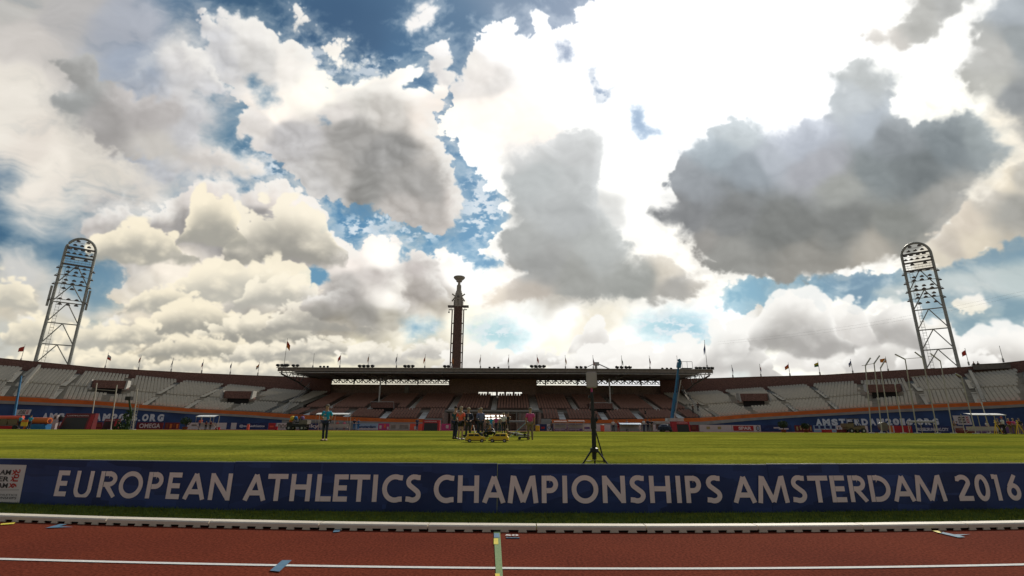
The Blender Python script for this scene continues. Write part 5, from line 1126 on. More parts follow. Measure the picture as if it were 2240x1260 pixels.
FBD = [
 (-30, 30, 'shirt_red', 'pale red low board at the far left behind the parked cart', None, None, []),
 (104, 134, 'logo_white', 'white low board with blocks of colour between the orange roll and the dark screen', None, None, [(.1,.35,.1,.6,'purple'), (.55,.9,.15,.5,'logo_red')]),
 (196, 222, 'dark_red', 'dark red low board right of the large red framed screen', None, None, [(.4,.9,.3,.75,'terracotta')]),
 (298, 356, 'dark_red', 'dark red low board with white OMEGA lettering', 'OMEGA', 'logo_white', []),
 (357, 392, 'dark_red', 'dark red low board with an orange figure pattern', None, None, [(.1,.25,.2,.85,'terracotta'), (.35,.5,.1,.8,'sign_orange'), (.6,.72,.25,.9,'terracotta'), (.8,.94,.1,.8,'sign_orange')]),
 (409, 470, 'logo_white', 'white low board behind the first small shelter', None, None, [(.15,.35,.45,.75,'concrete')]),
 (474, 515, 'logo_white', 'white low board with one dark blue block', None, None, [(.5,.72,.0,1.0,'board_blue')]),
 (516, 585, 'board_blue', 'blue low board with a pale social media handle', '@euroathletics', 'letter_far', []),
 (586, 601, 'red', 'small red low board right of the blue handle board', None, None, [(.2,.8,.35,.6,'coral')]),
 (603, 641, 'logo_white', 'white low board with grey script left of the dark tractor', 'noon', 'concrete', []),
 (668, 700, 'board_blue', 'dark blue low board with the white letters sky', 'sky', 'logo_white', []),
 (778, 826, 'sky_tint', 'pale blue and white low board left of the pink figures board', 'iamsterdam', 'board_blue', [(.05,1,.05,.3,'logo_white')]),
 (827, 851, 'pink', 'low board covered with pink and red figures', None, None, [(.1,.3,.2,.7,'logo_white'), (.5,.7,.3,.9,'coral'), (.8,.95,.1,.5,'logo_white')]),
 (852, 895, 'concrete_light', 'beige low board with two pale frames', None, None, [(.06,.3,.2,.8,'concrete'), (.5,.95,.2,.8,'concrete')]),
 (896, 924, 'coral', 'orange red low board left of the middle red framed screen', None, None, [(.35,.6,.1,.6,'logo_white')]),
 (965, 985, 'pink', 'pink low board right of the middle red framed screen', None, None, [(.5,.8,.3,.8,'logo_white')]),
 (1172, 1196, 'board_blue', 'dark blue low board behind the yellow bin', None, None, [(.5,.8,.3,.6,'shirt_red')]),
 (1197, 1206, 'logo_white', 'narrow white low board with a dark ring', None, None, [(.25,.75,.3,.7,'navy')]),
 (1208, 1274, 'purple', 'purple low board with broken white marks', None, None, [(.05,.3,.35,.45,'logo_white'), (.1,.42,.12,.2,'logo_white'), (.5,.9,.15,.22,'logo_white'), (.55,.7,.5,.7,'sky_tint')]),
 (1275, 1336, 'logo_white', 'white low board left of the dark shelter, behind the tripod', None, None, [(.05,.25,.3,.6,'purple')]),
 (1399, 1402, 'logo_white', 'thin white low board right of the shelter', None, None, []),
 (1429, 1452, 'logo_white', 'white low board left of the boom lift base', None, None, [(.2,.8,.4,.5,'sky_tint')]),
 (1508, 1529, 'dark_red', 'dark red low board right of the right red framed screen', None, None, [(.3,.7,.3,.8,'terracotta')]),
 (1531, 1601, 'logo_white', 'long white low board with two gold emblems', None, None, [(.21,.32,.35,.75,'gold'), (.56,.67,.35,.75,'gold')]),
 (1602, 1650, 'logo_white', 'white low board with a red panel reading SPAR', None, None, [(.05,.97,.12,.88,'red')]),
 (1651, 1664, 'logo_white', 'small white low board with a round green tree sign', None, None, [(.25,.75,.25,.7,'leaf')]),
 (1666, 1733, 'board_blue', 'blue low board with white wave behind the round shrub', None, None, [(.42,.62,.5,.7,'logo_white'), (.58,.9,.35,.55,'logo_white')]),
 (1739, 1778, 'dark_red', 'dark red low board with yellow dotted pattern', None, None, [(.1,.2,.2,.8,'gold'), (.3,.4,.3,.9,'gold'), (.5,.6,.2,.7,'gold'), (.7,.8,.3,.9,'gold'), (.88,.95,.2,.8,'gold')]),
 (1779, 1829, 'sky_tint', 'pale blue low board with a row of white and blue waves', None, None, [(.05,.22,.5,.95,'board_blue'), (.3,.47,.5,.95,'board_blue'), (.55,.72,.5,.95,'board_blue'), (.8,.96,.5,.95,'board_blue'), (.03,.97,.3,.45,'logo_white')]),
 (1830, 1850, 'logo_white', 'white low board with a round black and white emblem', None, None, []),
 (1890, 1942, 'board_blue', 'dark blue low board behind the feet of the cage posts', None, None, [(0,.2,0,1,'logo_white')]),
 (1944, 1957, 'sign_orange', 'small orange and white low board left of the long red one', None, None, [(.75,1,0,1,'logo_white')]),
 (1958, 1994, 'red', 'plain dark red low board behind the cage posts', None, None, []),
 (1996, 2086, 'board_blue', 'blue low board with the pale word BRUSSELSRUNNING.CITY', 'BRUSSELSRUNNING.CITY', 'letter_far', []),
 (2088, 2110, 'concrete_light', 'beige low board with a brown stripe at the hurdles', None, None, [(.1,.9,.4,.7,'terracotta')]),
 (2112, 2290, 'purple', 'dark low board running on behind the large shelter at the far right', None, None, [(.1,.5,.5,.75,'logo_white')]),
]
for a, b, m, lab, tx_, tc_, ex in FBD: far_board(a, b, m, lab, tx_, tc_ or 'logo_white', extra=ex, th=.7 if tx_ and len(tx_) < 7 else .45)
o = [x for x in bpy.data.objects if x.get('label', '').startswith('white low board with a red panel')][0]
a = atY(1609, 942, 80); g = MB(); b = atY(1648, 942, 80); text_on(g, 'SPAR', (a.x + .5, 79.96, .3), (1, 0, 0), (0, 0, 1), (b.x - a.x) * .72, .5, .05, .02); l_ = g.build('lettering', 'letter', o, base=o.location)
def ring(label_start, px, r, Y=None):
    o = [x for x in bpy.data.objects if x.get('label', '').startswith(label_start)][0]
    c = o.location + Vector((0, 0, .52)); ch = [k for k in o.children if k.name.startswith('panel')][0]; mx_ = max((v.co for v in ch.data.vertices), key=lambda v: v.x); mid = Vector((mx_.x / 2, mx_.y / 2, .5)); ux = Vector((mx_.x, mx_.y, 0)).normalized(); nn = Vector((ux.y, -ux.x, 0))
    for r0, m, k in ((r, 'black', .02), (r * .72, 'logo_white', .025), (r * .5, 'sky_tint', .03)):
        g = MB(); g.poly([mid + ux * r0 * math.cos(i * math.pi / 12) + Vector((0, 0, r0 * math.sin(i * math.pi / 12))) + nn * k for i in range(24)], .004, -nn); g.build('round_emblem', m, o)
ring('white low board with a round', 1840, .44); ring('small white low board with a round', 1657, .42); ring('narrow white low board', 1201, .3)

# ---------------------------------------------------------------- things on the far side
def gbase(px, Y): d = ray(px, 940); return Vector((d.x / d.y * Y, Y, 0))
def pxw(px0, px1, Y): return (gbase(px1, Y) - gbase(px0, Y)).x
# red framed screens
def screen_box(px0, px1, py0, Y, label, wedge=.0, tilt=.25, side=0):
    b = gbase((px0 + px1) / 2, Y); w = pxw(px0, px1, Y); h = atY((px0 + px1) / 2, py0, Y).z; base = b
    t = thing('scoreboard', label, 'scoreboard', b, 0, 'red framed screens at the edge of the field'); th = .14 * w
    g = MB(); g.add([(-w/2, 0, 0), (w/2, 0, 0), (w/2, .9, 0), (-w/2, .9, 0), (-w/2 + tilt * .4, .35, h), (w/2, .35, h), (w/2, .9, h), (-w/2 + tilt * .4, .9, h)], [(0,3,2,1),(4,5,6,7),(0,1,5,4),(1,2,6,5),(2,3,7,6),(3,0,4,7)]); g.build('housing', 'red' if side >= 0 else 'dark_red', t)
    f = lambda u, v, o=.012: (-w/2 + w * u + tilt * .4 * v * (1 - u), .35 * v - o, h * v)
    g = MB(); u0, u1 = (.06, .80) if side < 0 else ((.10, .88) if side == 0 else (.28, .93)); g.add([f(u0, .04), f(u1, .04), f(u1, .74), f(u0, .74)], [(0, 1, 2, 3)]); g.build('screen', 'screen', t)
    g = MB(); text_on(g, 'CHAMPIONSHIPS', f(u0 + .02, .82, .02), (1, 0, 0), (0, .34, .94), w * (u1 - u0) * .9, h * .09, .0, .01); g.build('lettering', 'letter', t)
    if side < 0: g = MB(); g.add([f(.86, .04), f(.99, .04), f(.99, .93), f(.86, .93)], [(0, 1, 2, 3)]); g.build('side_panel', 'red', t)
    g = MB(); g.box((0, .4, .03), (w * 1.08, 1.3, .06)); g.build('base_plate', 'black', t)
screen_box(126, 197, 904, 69.5, 'large dark red framed screen with bright red side panel at the left', side=-1, tilt=.9)
screen_box(220, 250, 916, 72.5, 'small plain dark screen left of the camera jib', side=-1, tilt=.2)
screen_box(923, 961, 919, 73, 'middle red framed black screen left of the standing group', side=0, tilt=.0)
screen_box(1471, 1511, 922, 73, 'right red framed black screen at the foot of the boom lift', side=1, tilt=.0)
# orange crash roll on blue mat
b = gbase(85, 68.5); t = thing('orange_mat_roll', 'large orange mat rolled up on top of a bright blue landing mat', 'mat roll', b + Vector((0, 0, .78)))
g = MB(); w = pxw(66, 105, 68.5); rr = .42
g.tube([(-w / 2, 0, rr), (w / 2, 0, rr)], rr, 18); g.build('roll', 'orange', t, smooth=False); g = MB(); g.tube([(w / 2 - .0, 0, rr), (w / 2 + .03, 0, rr)], rr * .55, 14); g.build('roll_core', 'dark_red', t)
b2 = gbase(80, 68.5); t = thing('landing_mat', 'bright blue landing mat with orange corner under the orange roll', 'mat', b2); w = pxw(61, 100, 68.5)
g = MB(); g.box((w * .1, 0, .38), (w * .8, 1.6, .74)); g.build('mat_body', 'mat_blue', t, bevel=.03); g = MB(); g.box((-w * .4, 0, .38), (w * .19, 1.5, .7)); g.build('mat_end', 'orange', t, bevel=.03)
# cart at the far left
b = gbase(18, 70); t = thing('equipment_cart', 'dark equipment cart with boxes and red covers at the far left edge', 'cart', b)
g = MB(); g.box((0, 0, .55), (4.2, 1.4, .12)); g.box((0, .6, .85), (4.2, .08, .5)); g.build('cart_bed', 'steel_dark', t)
for x, w, h, m in ((-1.6, .9, .7, 'black'), (-.5, 1.0, .9, 'khaki'), (.8, 1.3, .8, 'khaki'), (1.7, .6, .6, 'terracotta')): g = MB(); g.box((x, 0, .62 + h / 2), (w, 1.0, h)); g.build('box', m, t, bevel=.03)
g = MB(); g.tube([(-1.7, -.3, 1.6), (1.9, -.3, 1.62)], .26, 10); g.build('rolled_cover', 'coral', t)
for x in (-1.4, 1.4):
    g = MB(); g.tube([(x, -.72, .3), (x, -.55, .3)], .3, 14); g.build('wheel', 'rubber', t)
# sign stand
b = gbase(49.5, 66); t = thing('sign_board', 'orange and yellow sign board between the two teal shirts at the left', 'sign', b)
g = MB(); g.box((0, 0, .75), (.85, .04, .5)); g.build('sign_panel', 'yellow', t); g = MB(); g.box((0, -.01, 1.16), (.85, .045, .3)); g.build('sign_top', 'sign_orange', t); g = MB(); g.tube([(-.35, 0, 0), (-.35, 0, .5)], .03, 5); g.tube([(.35, 0, 0), (.35, 0, .5)], .03, 5); g.build('sign_leg', 'black', t)
# pillar shaped white stand
b = gbase(117, 71); t = thing('information_pillar', 'narrow white pillar with dark window left of the big red framed screen', 'pillar', b); g = MB(); g.box((0, 0, 1.0), (.5, .4, 2.0)); g.build('pillar_body', 'offwhite', t, bevel=.03); g = MB(); g.box((0, -.21, 1.6), (.22, .03, .4)); g.build('pillar_window', 'black', t)
# round speaker cabinet
b = gbase(126, 71.5); t = thing('loudspeaker', 'black rounded loudspeaker on short stand left of the big red framed screen', 'loudspeaker', b); g = MB(); g.lathe((0, 0, 1.2), [(.2, 0), (.42, .15), (.45, .55), (.25, .75)], 12); g.build('cabinet', 'black', t); g = MB(); g.tube([(0, 0, 0), (0, 0, 1.25)], .06, 6); g.build('stand', 'black', t)
# pole vault posts at left
for i, (x0, y0_, x1, y1, lab) in enumerate(((197, 906, 212, 838, 'leftmost of the three tall pale posts by the left stand'), (242, 914, 256, 842, 'middle one of the three tall pale posts by the left stand'), (290, 915, 301, 850, 'rightmost of the three tall pale posts, beside the camera jib'))):
    Y = 71.5; b = gbase(x0, Y); tp = atY(x1, y1, Y); t = thing('vault_post', lab, 'post', b, 0, 'tall pale posts in front of the left stand')
    g = MB(); g.tube([(0, 0, 0), tp - b], .07, 6); g.build('post_tube', 'post', t); g = MB(); g.box((0, 0, .05), (.6, .6, .1)); g.build('post_foot', 'steel_grey', t)
a = atY(212, 852, 71.5); c = atY(254, 855, 71.5); g = MB(); g.tube([a, c], .035, 5); tag(g.build('cross_bar', 'post'), 'thin level bar between the left and middle tall posts', 'bar')
# camera jib
b = gbase(280, 69); t = thing('camera_jib', 'tall dark camera jib wrapped in leaves with a white rung ladder at the left', 'camera crane', b)
tp = atY(282, 873, 69) - b; g = MB(); g.tube([(-.3, 0, 0), (-.05, 0, tp.z * .55), (tp.x, 0, tp.z)], .22, 7, r2=.1); g.build('jib_column', 'leaf', t)
g = MB(); g.box((tp.x, 0, tp.z + .1), (.75, .5, .5)); g.build('camera_head', 'black', t)
rs = random.Random(5); g = MB()
for i in range(160):
    z = rs.random() ** 1.6 * tp.z * .62; r = .95 * (1 - z / tp.z) + .1; c = Vector((-.9 + rs.uniform(-r, r) + z * .2, rs.uniform(-.4, .4), z)); s = rs.uniform(.12, .3); q_ = Euler((rs.random() * 3, rs.random() * 3, 0)).to_matrix(); g.add([c + q_ @ Vector(v) * s for v in ((-1, -.5, 0), (1, -.4, 0), (.3, .9, .1))], [(0, 1, 2)])
g.build('leaf_cover', 'leaf', t)
g = MB(); 
for k in range(12): g.box((.75, -.3, .25 + k * .34), (.5, .06, .07))
g.tube([(.5, -.3, 0), (.5, -.3, 4.2)], .03, 4); g.tube([(1.0, -.3, 0), (1.0, -.3, 4.2)], .03, 4); g.build('ladder', 'offwhite', t)
# blue boom lift on the right, blue pole at the left
b = gbase(1468, 76); t = thing('boom_lift', 'blue telescopic boom lift raised high at the right end of the main stand', 'boom lift', b)
el = atY(1469, 921, 76) - b; tp = atY(1484, 803, 76) - b; md = el + (tp - el) * .5
g = MB(); g.tube([el, md], .24, 6); g.build('lower_boom', 'boom_blue', t); g = MB(); g.tube([md, tp], .16, 6); g.tube([el + Vector((.35, -.2, 0)), tp + Vector((-.05, -.2, -1.2))], .05, 5); g.build('upper_boom', 'boom_blue', t)
g = MB(); g.tube([el + Vector((.34, -.3, .2)), tp + Vector((.12, -.3, -2))], .07, 5); g.build('boom_ram', 'offwhite', t)
g = MB(); g.box(tp + Vector((.1, 0, .3)), (.55, .6, .8), ry=.2); g.box(tp + Vector((.25, 0, .95)), (.35, .4, .6), ry=-.4); g.build('boom_knuckle', 'boom_blue', t)
g = MB(); bb = tp + Vector((1.25, 0, -.2)); g.box(bb, (1.7, .9, .08)); 
for x in (-.8, 0, .8): g.tube([bb + Vector((x, -.4, 0)), bb + Vector((x, -.4, 1.0))], .03, 4)
g.tube([bb + Vector((-.8, -.4, 1.0)), bb + Vector((.8, -.4, 1.0))], .03, 4); g.build('basket', 'black', t)
g = MB(); g.box((-.3, 0, 1.35), (4.6, 2, .35)); g.box((.6, 0, 1.75), (2.4, 1.4, .5)); g.build('turntable', 'steel_grey', t, bevel=.06)
g = MB(); g.box((.2, 0, .75), (4.4, 2.0, .7)); g.build('chassis', 'steel_dark', t, bevel=.05)
for x in (-1.5, 1.6): g = MB(); g.tube([(x, -1.15, .45), (x, -.8, .45)], .45, 14); g.build('wheel', 'rubber', t)
b = gbase(25, 75); t = thing('blue_pole', 'tall slim blue boom standing before the left stair parapet', 'boom'); t.location = b
g = MB(); tp = atY(47, 822, 75) - b; g.tube([(0, 0, 0), tp], .22, 6, r2=.1); g.build('boom_tube', 'boom_blue', t); g = MB(); g.box((0, 0, .35), (1.2, 1.0, .7)); g.build('boom_foot', 'steel_dark', t, bevel=.04)
# shelters
def shelter(px0, px1, py, Y, label, depth=1.4, seats_=True, roofm='white', slant=0):
    b = gbase((px0 + px1) / 2, Y); w = pxw(px0, px1, Y); h = atY((px0 + px1) / 2, py, Y).z; t = thing('field_shelter', label, 'shelter', b, 0, 'clear walled shelters beside the track')
    g = MB(); n = 5; top = [(-w/2, -depth/2 + depth * i / n, h - .22 * (1 - i / n) ** 2) for i in range(n + 1)]; A = [Vector(v) for v in top]; B = [v + Vector((w, 0, 0)) for v in A]; g.strip(A, B); g.strip([v + Vector((0, 0, .06)) for v in A], [v + Vector((0, 0, .06)) for v in B]); g.poly([A[0], B[0], B[0] + Vector((0, 0, .08)), A[0] + Vector((0, 0, .08))], .02, (0, -1, 0)); g.build('shelter_roof', roofm, t)
    for x in (-w/2 + .05, w/2 - .05, 0): 
        g = MB(); g.tube([(x, depth/2, 0), (x, depth/2, h - .02)], .04, 5); g.tube([(x, -depth/2 + .1, h - .2), (x, -depth/2 + .1, h * .45), (x, depth / 2, .1)] if x else [(x, depth/2, h - .1), (x, depth/2, .2)], .03, 5); g.build('frame_post', 'post', t)
    if seats_:
        g = MB(); g.box((0, depth * .2, .45), (w * .9, .4, .08)); g.box((0, depth * .4, .75), (w * .9, .06, .45)); g.build('bench', 'offwhite', t)
shelter(430, 470, 909, 73, 'small white roofed shelter in front of the left stand beside the dark shrub')
shelter(691, 762, 904, 74, 'white roofed shelter behind the man in the teal shirt')
shelter(2121, 2196, 905, 65, 'large white roofed shelter at the right edge beside the officials', depth=1.6)
shelter(1212, 1240, 921, 74, 'small brown framed shelter left of the tripod', roofm='brick'); shelter(1243, 1279, 920, 74.5, 'brown framed shelter directly left of the tripod', roofm='brick')
shelter(1355, 1402, 926, 74, 'low dark roofed blue shelter right of the tripod', roofm='boom_blue')
shelter(1990, 2048, 921, 70, 'narrow pale roofed shelter in front of the right lettering', seats_=False, depth=.4, roofm='concrete')
shelter(1110, 1152, 921, 75, 'dark goal like frame left of the man in pink', roofm='steel_dark', seats_=False, depth=.3)
# wheeled vehicles
def buggy(px, Y, label, body, roofm, yaw=0.0, s=1.0, extra=None):
    b = gbase(px, Y); t = thing('utility_vehicle', label, 'utility vehicle', b, yaw); t.scale = (s, s, s)
    g = MB(); g.box((0, 0, .62), (2.3, 1.2, .35)); g.box((.85, 0, .85), (.7, 1.1, .3)); g.build('body', body, t, bevel=.06)
    g = MB(); g.box((-.8, 0, 1.0), (1.0, 1.2, .5)); g.build('cargo_bed', 'steel_dark' if body != 'khaki' else 'khaki', t, bevel=.03)
    g = MB(); g.box((-.05, 0, .95), (.5, 1.0, .12)); g.box((-.28, 0, 1.2), (.12, 1.0, .5)); g.build('seat', 'black', t, bevel=.03)
    g = MB(); 
    for y in (-.5, .5): g.tube([(.55, y, .9), (.3, y, 1.8), (-.35, y, 1.8), (-.4, y, 1.0)], .035, 5)
    g.build('roll_cage', 'black', t)
    if roofm: g = MB(); g.box((-.02, 0, 1.84), (1.0, 1.15, .06)); g.build('canopy', roofm, t)
    g = MB(); g.tube([(.35, .2, 1.2), (.55, .2, .9)], .03, 5); g.tube([(.33, .02, 1.24), (.33, .38, 1.24)], .02, 5); g.build('steering_wheel', 'black', t)
    for x in (-.78, .8):
        for y in (-.62, .62):
            g = MB(); g.tube([(x, y - .11, .33), (x, y + .11, .33)], .33, 14); w_ = g.build('wheel', 'rubber', t); g = MB(); g.tube([(x, y - .12, .33), (x, y + .12, .33)], .13, 10); g.build('rim', 'steel_grey', w_)
    return t
v1 = buggy(651, 71, 'dark utility vehicle loaded with balls and gear left of the board reading sky', 'black', None, math.pi, 1.15)
for x, z, r, m in ((-.9, 1.45, .3, 'yellow'), (-.5, 1.5, .22, 'mat_blue'), (-1.1, 1.15, .2, 'sign_orange'), (.3, 1.5, .25, 'purple')):
    g = MB(); g.lathe((-x, -.3, z - r), [(r * .3, 0), (r * .85, r * .4), (r, r), (r * .85, r * 1.6), (r * .3, r * 2)], 12); g.build('ball', m, v1, smooth=False)
buggy(1868, 70, 'khaki open utility vehicle with large wheels in front of the right lettering', 'khaki', 'steel_dark', 0, 1.05)
b = gbase(1933, 71); t = thing('cable_drum', 'dark round cable drum on a stand between the cage posts', 'cable drum', b); g = MB(); g.tube([(0, -.25, .9), (0, .25, .9)], .62, 18); g.build('drum', 'steel_dark', t); g = MB(); g.tube([(-.6, 0, 0), (0, 0, .9), (.6, 0, 0)], .06, 5); g.build('drum_stand', 'steel_grey', t)
b = gbase(1454, 72); t = thing('blue_tarpaulin_cart', 'low cart under dark covers left of the right red framed screen', 'cart', b); g = MB(); g.lathe((0, 0, .35), [(1.0, 0), (.95, .4), (.5, .75), (.1, .8)], 10); g.build('cover', 'navy', t); g = MB(); g.box((0, 0, .3), (2.0, 1, .12)); g.build('cart_bed', 'steel_dark', t)
for x in (-.7, .7): g = MB(); g.tube([(x, -.6, .2), (x, -.45, .2)], .2, 12); g.build('wheel', 'rubber', t)
# bins and small bodies
def bin_(px, Y, m, label, h=.9, r=.32):
    b = gbase(px, Y); t = thing('litter_bin', label, 'bin', b); g = MB(); g.lathe((0, 0, 0), [(r * .8, 0), (r, h * .1), (r, h * .92)], 14); g.build('drum', m, t); g = MB(); g.lathe((0, 0, h * .92), [(r * 1.06, 0), (r * 1.06, h * .05), (r * .5, h * .1)], 14); g.build('rim', 'steel_dark' if m != 'black' else 'black', t)
bin_(1176, 76, 'yellow', 'yellow bin right of the man in pink'); bin_(1318, 75, 'coral', 'orange red drum right of the tripod pole', 1.0, .3); bin_(604, 74, 'red', 'small red drum beside the white script board', .6, .2); bin_(542, 74, 'coral', 'small orange cone like drum in front of the blue handle board', .9, .18)
bin_(476, 74, 'red', 'small red tub in front of the white and blue block board', .45, .3)
for px, w, lab in ((1808, 1.1, 'small red crate before the pale blue wave board'), (1840, 1.0, 'dark red crate before the round emblem board'), (2112, 2.4, 'long dark red box at the left foot of the large shelter'), (2186, 1.1, 'dark red crate beside the yellow tripod')):
    b = gbase(px, 70); t = thing('crate', lab, 'crate', b); g = MB(); g.box((0, 0, .25), (w, .6, .45)); g.build('crate_body', 'red' if px == 1808 else 'dark_red', t, bevel=.03); g = MB(); g.box((0, 0, .49), (w * 1.04, .64, .05)); g.build('lid', 'dark_red', t)
def shrub(px, Y, h, r, label):
    b = gbase(px, Y); t = thing('potted_shrub', label, 'potted shrub', b); g = MB(); g.lathe((0, 0, 0), [(.25, 0), (.36, .4), (.38, .45)], 12); g.build('pot', 'terracotta', t)
    g = MB(); g.tube([(0, 0, .3), (.02, 0, h * .6)], .05, 5); g.build('trunk', 'terracotta', t); rs = random.Random(int(px)); g = MB()
    for i in range(420):
        v = Vector((rs.gauss(0, 1), rs.gauss(0, 1), rs.gauss(0, 1))).normalized() * r * rs.random() ** .4; c = Vector((v.x, v.y, h * .72 + v.z * .75)); s = rs.uniform(.05, .12); q_ = Euler((rs.random() * 6, rs.random() * 6, 0)).to_matrix(); g.add([c + q_ @ Vector(k) * s for k in ((-1, -.5, 0), (1, -.4, 0), (.3, .9, .1))], [(0, 1, 2)])
    g.build('crown', 'leaf', t)
shrub(404, 72, 1.7, .75, 'dark leafy potted shrub left of the first small shelter'); shrub(1714, 73, 1.6, .7, 'round potted shrub in front of the blue wave board'); shrub(1763, 73, 1.3, .6, 'low potted shrub above the yellow dotted board')
# hammer cage posts with bent heads (right)
CG = [(1905, 947, 1893, 800, 1904, 783, 'leftmost bent post of the throwing cage'), (1928, 948, 1912, 795, 1924, 778, 'second bent post from the left of the throwing cage'), (1947, 948, 1926, 805, 1937, 786, 'third bent cage post, in front of the orange flag'),
 (2005, 948, 1980, 786, 1958, 775, 'bent cage post leaning left between the orange flag and the mast'), (2050, 948, 2018, 783, 2001, 770, 'bent cage post against the left leg of the mast'), (2084, 948, 2057, 790, 2035, 773, 'bent cage post in front of the mast braces'),
 (2133, 948, 2103, 824, 2090, 817, 'low bent cage post right of the mast, before the seats'), (1975, 948, 1958, 843, 1961, 830, 'short inner cage post in front of the right passage block'), (2165, 945, 2148, 884, 2147, 880, 'short straight cage post crossing the large shelter')]
for i, (x0, y0_, x1, y1, x2, y2, lab) in enumerate(CG):
    Y = 62 + (i % 3) * 2.0; b = gbase(x0, Y); b.z = crown(b.x, Y); a = atY(x1, y1, Y) - b; c = atY(x2, y2, Y) - b
    t = thing('cage_post', lab, 'cage post', b, 0, 'bent steel posts of the throwing cage'); g = MB(); g.tube([(0, 0, 0), a], .06, 6); g.build('post_tube', 'post', t); g = MB(); g.tube([a, c], .085, 6); g.build('bent_head', 'steel_grey', t); g = MB(); g.box((0, 0, .04), (.5, .5, .08)); g.build('foot_plate', 'steel_grey', t)
for (x0, y0_, x1, y1) in ((1885, 800, 1912, 795), (1980, 785, 2018, 782), (1900, 832, 1920, 830), (1992, 825, 2030, 821)):
    a = atY(x0, y0_, 64); c = atY(x1, y1, 64); g = MB(); g.tube([a, c], .03, 5); tag(g.build('cage_cable', 'post'), 'thin cross cable of the throwing cage starting near the %s' % {1885: 'two leftmost bent posts', 1980: 'post leaning left', 1900: 'first posts at seat height', 1992: 'mast leg at seat height'}[x0], 'cable', 'cross cables of the throwing cage')
# hurdle row, low
for px, lab in ((2130, 'left hurdle under the large shelter'), (2148, 'middle hurdle under the large shelter'), (2166, 'right hurdle under the large shelter')):
    b = gbase(px, 71); t = thing('hurdle', lab, 'hurdle', b, 0, 'low hurdles under the large shelter'); g = MB(); g.box((0, 0, .78), (1.15, .03, .08)); g.build('bar', 'offwhite', t)
    for x in (-.5, .5): g = MB(); g.tube([(x, 0, .78), (x, 0, .03), (x, -.5, .03)], .02, 5); g.build('leg', 'steel_grey', t)
# people in the stand balcony, camera crew lamps on the right rim (dark box)
p = pos_at(2165, 803, side=1); t = thing('press_box', 'dark low press box on the right rim right of the mast', 'press box', p); g = MB(); 
th = th_at(1, 2165, 22, 'rim'); n = bnorm(1, th); ang = math.atan2(n.y, n.x) + math.pi / 2
t.rotation_euler = (0, 0, ang); g.box((0, .5, .0), (5.0, 1.2, .95)); g.build('cabin', 'steel_dark', t, bevel=.03); g = MB(); g.box((0, -.13, .08), (4.6, .05, .4)); g.build('window_band', 'glass', t); g = MB(); g.box((0, .4, .52), (5.2, 1.6, .08)); g.build('cabin_roof', 'black', t)

# ---------------------------------------------------------------- tripod with white box
b = atZ(1300, 1034, 0); dY = 11.2; d = ray(1300, 1000); b = Vector((d.x / d.y * dY, dY, crown(0, dY)))
t = thing('antenna_tripod', 'black tripod stand carrying a flat white box antenna just behind the blue boards', 'tripod', b)
def Lc(px, py): return atY(px, py, dY) - b
hb = Lc(1300, 995); top = Lc(1294, 850)
g = MB(); g.tube([(0, 0, .25), Lc(1298.5, 935)], .048, 10); g.build('main_tube', 'black', t)
g = MB(); g.tube([Lc(1298.5, 935), Lc(1294.5, 858)], .036, 10); g.build('upper_tube', 'charcoal', t)
g = MB(); g.tube([Lc(1298.6, 938), Lc(1297.5, 915)], .062, 10); g.box(Lc(1304, 920), (.05, .05, .05)); g.build('clamp', 'black', t)
g = MB(); g.tube([Lc(1305, 918), Lc(1300, 920)], .02, 6); g.lathe(Lc(1305.5, 920), [(.02, 0), (.035, .02), (.035, .05), (.02, .07)], 8); g.build('crank', 'black', t)
hub = Lc(1300, 985); g = MB(); g.lathe(hub - Vector((0, 0, .06)), [(.05, 0), (.09, .02), (.09, .1), (.05, .12)], 10); g.build('hub', 'black', t)
for ang in (200, 335, 80):
    a = R(ang); e = Vector((.40 * math.cos(a), .40 * math.sin(a), .0)); g = MB(); g.tube([hub + Vector((.07 * math.cos(a), .07 * math.sin(a), 0)), e + Vector((0, 0, .02))], .019, 7); l_ = g.build('leg', 'black', t); g = MB(); g.lathe(e, [(.03, 0), (.035, .03), (.02, .05)], 8); g.build('rubber_foot', 'rubber', l_)
    g = MB(); g.tube([hub * .55 + e * 0 + Vector((0, 0, -.02)), hub * .5 + e * .5], .010, 5); g.build('brace', 'black', t)
g = MB(); g.tube([Lc(1304, 905), Lc(1302, 940), Lc(1312, 975), Lc(1322, 1012)], .016, 6); g.build('cable', 'black', t)
c = Lc(1294, 831); g = MB(); w_ = (Lc(1306, 831) - Lc(1283, 831)).x; hh = (Lc(1294, 813) - Lc(1294, 848)).z
g.box(c, (w_, .12, hh), rz=R(-6)); g.build('antenna_box', 'offwhite', t, bevel=.02)
g = MB(); g.tube([Lc(1294, 848), Lc(1294.3, 858)], .022, 8); g.build('swivel', 'pink', t)
g = MB(); g.box(Lc(1290, 868), (.06, .06, .07)); g.box(Lc(1301, 897), (.07, .05, .05)); g.build('side_knob', 'black', t)

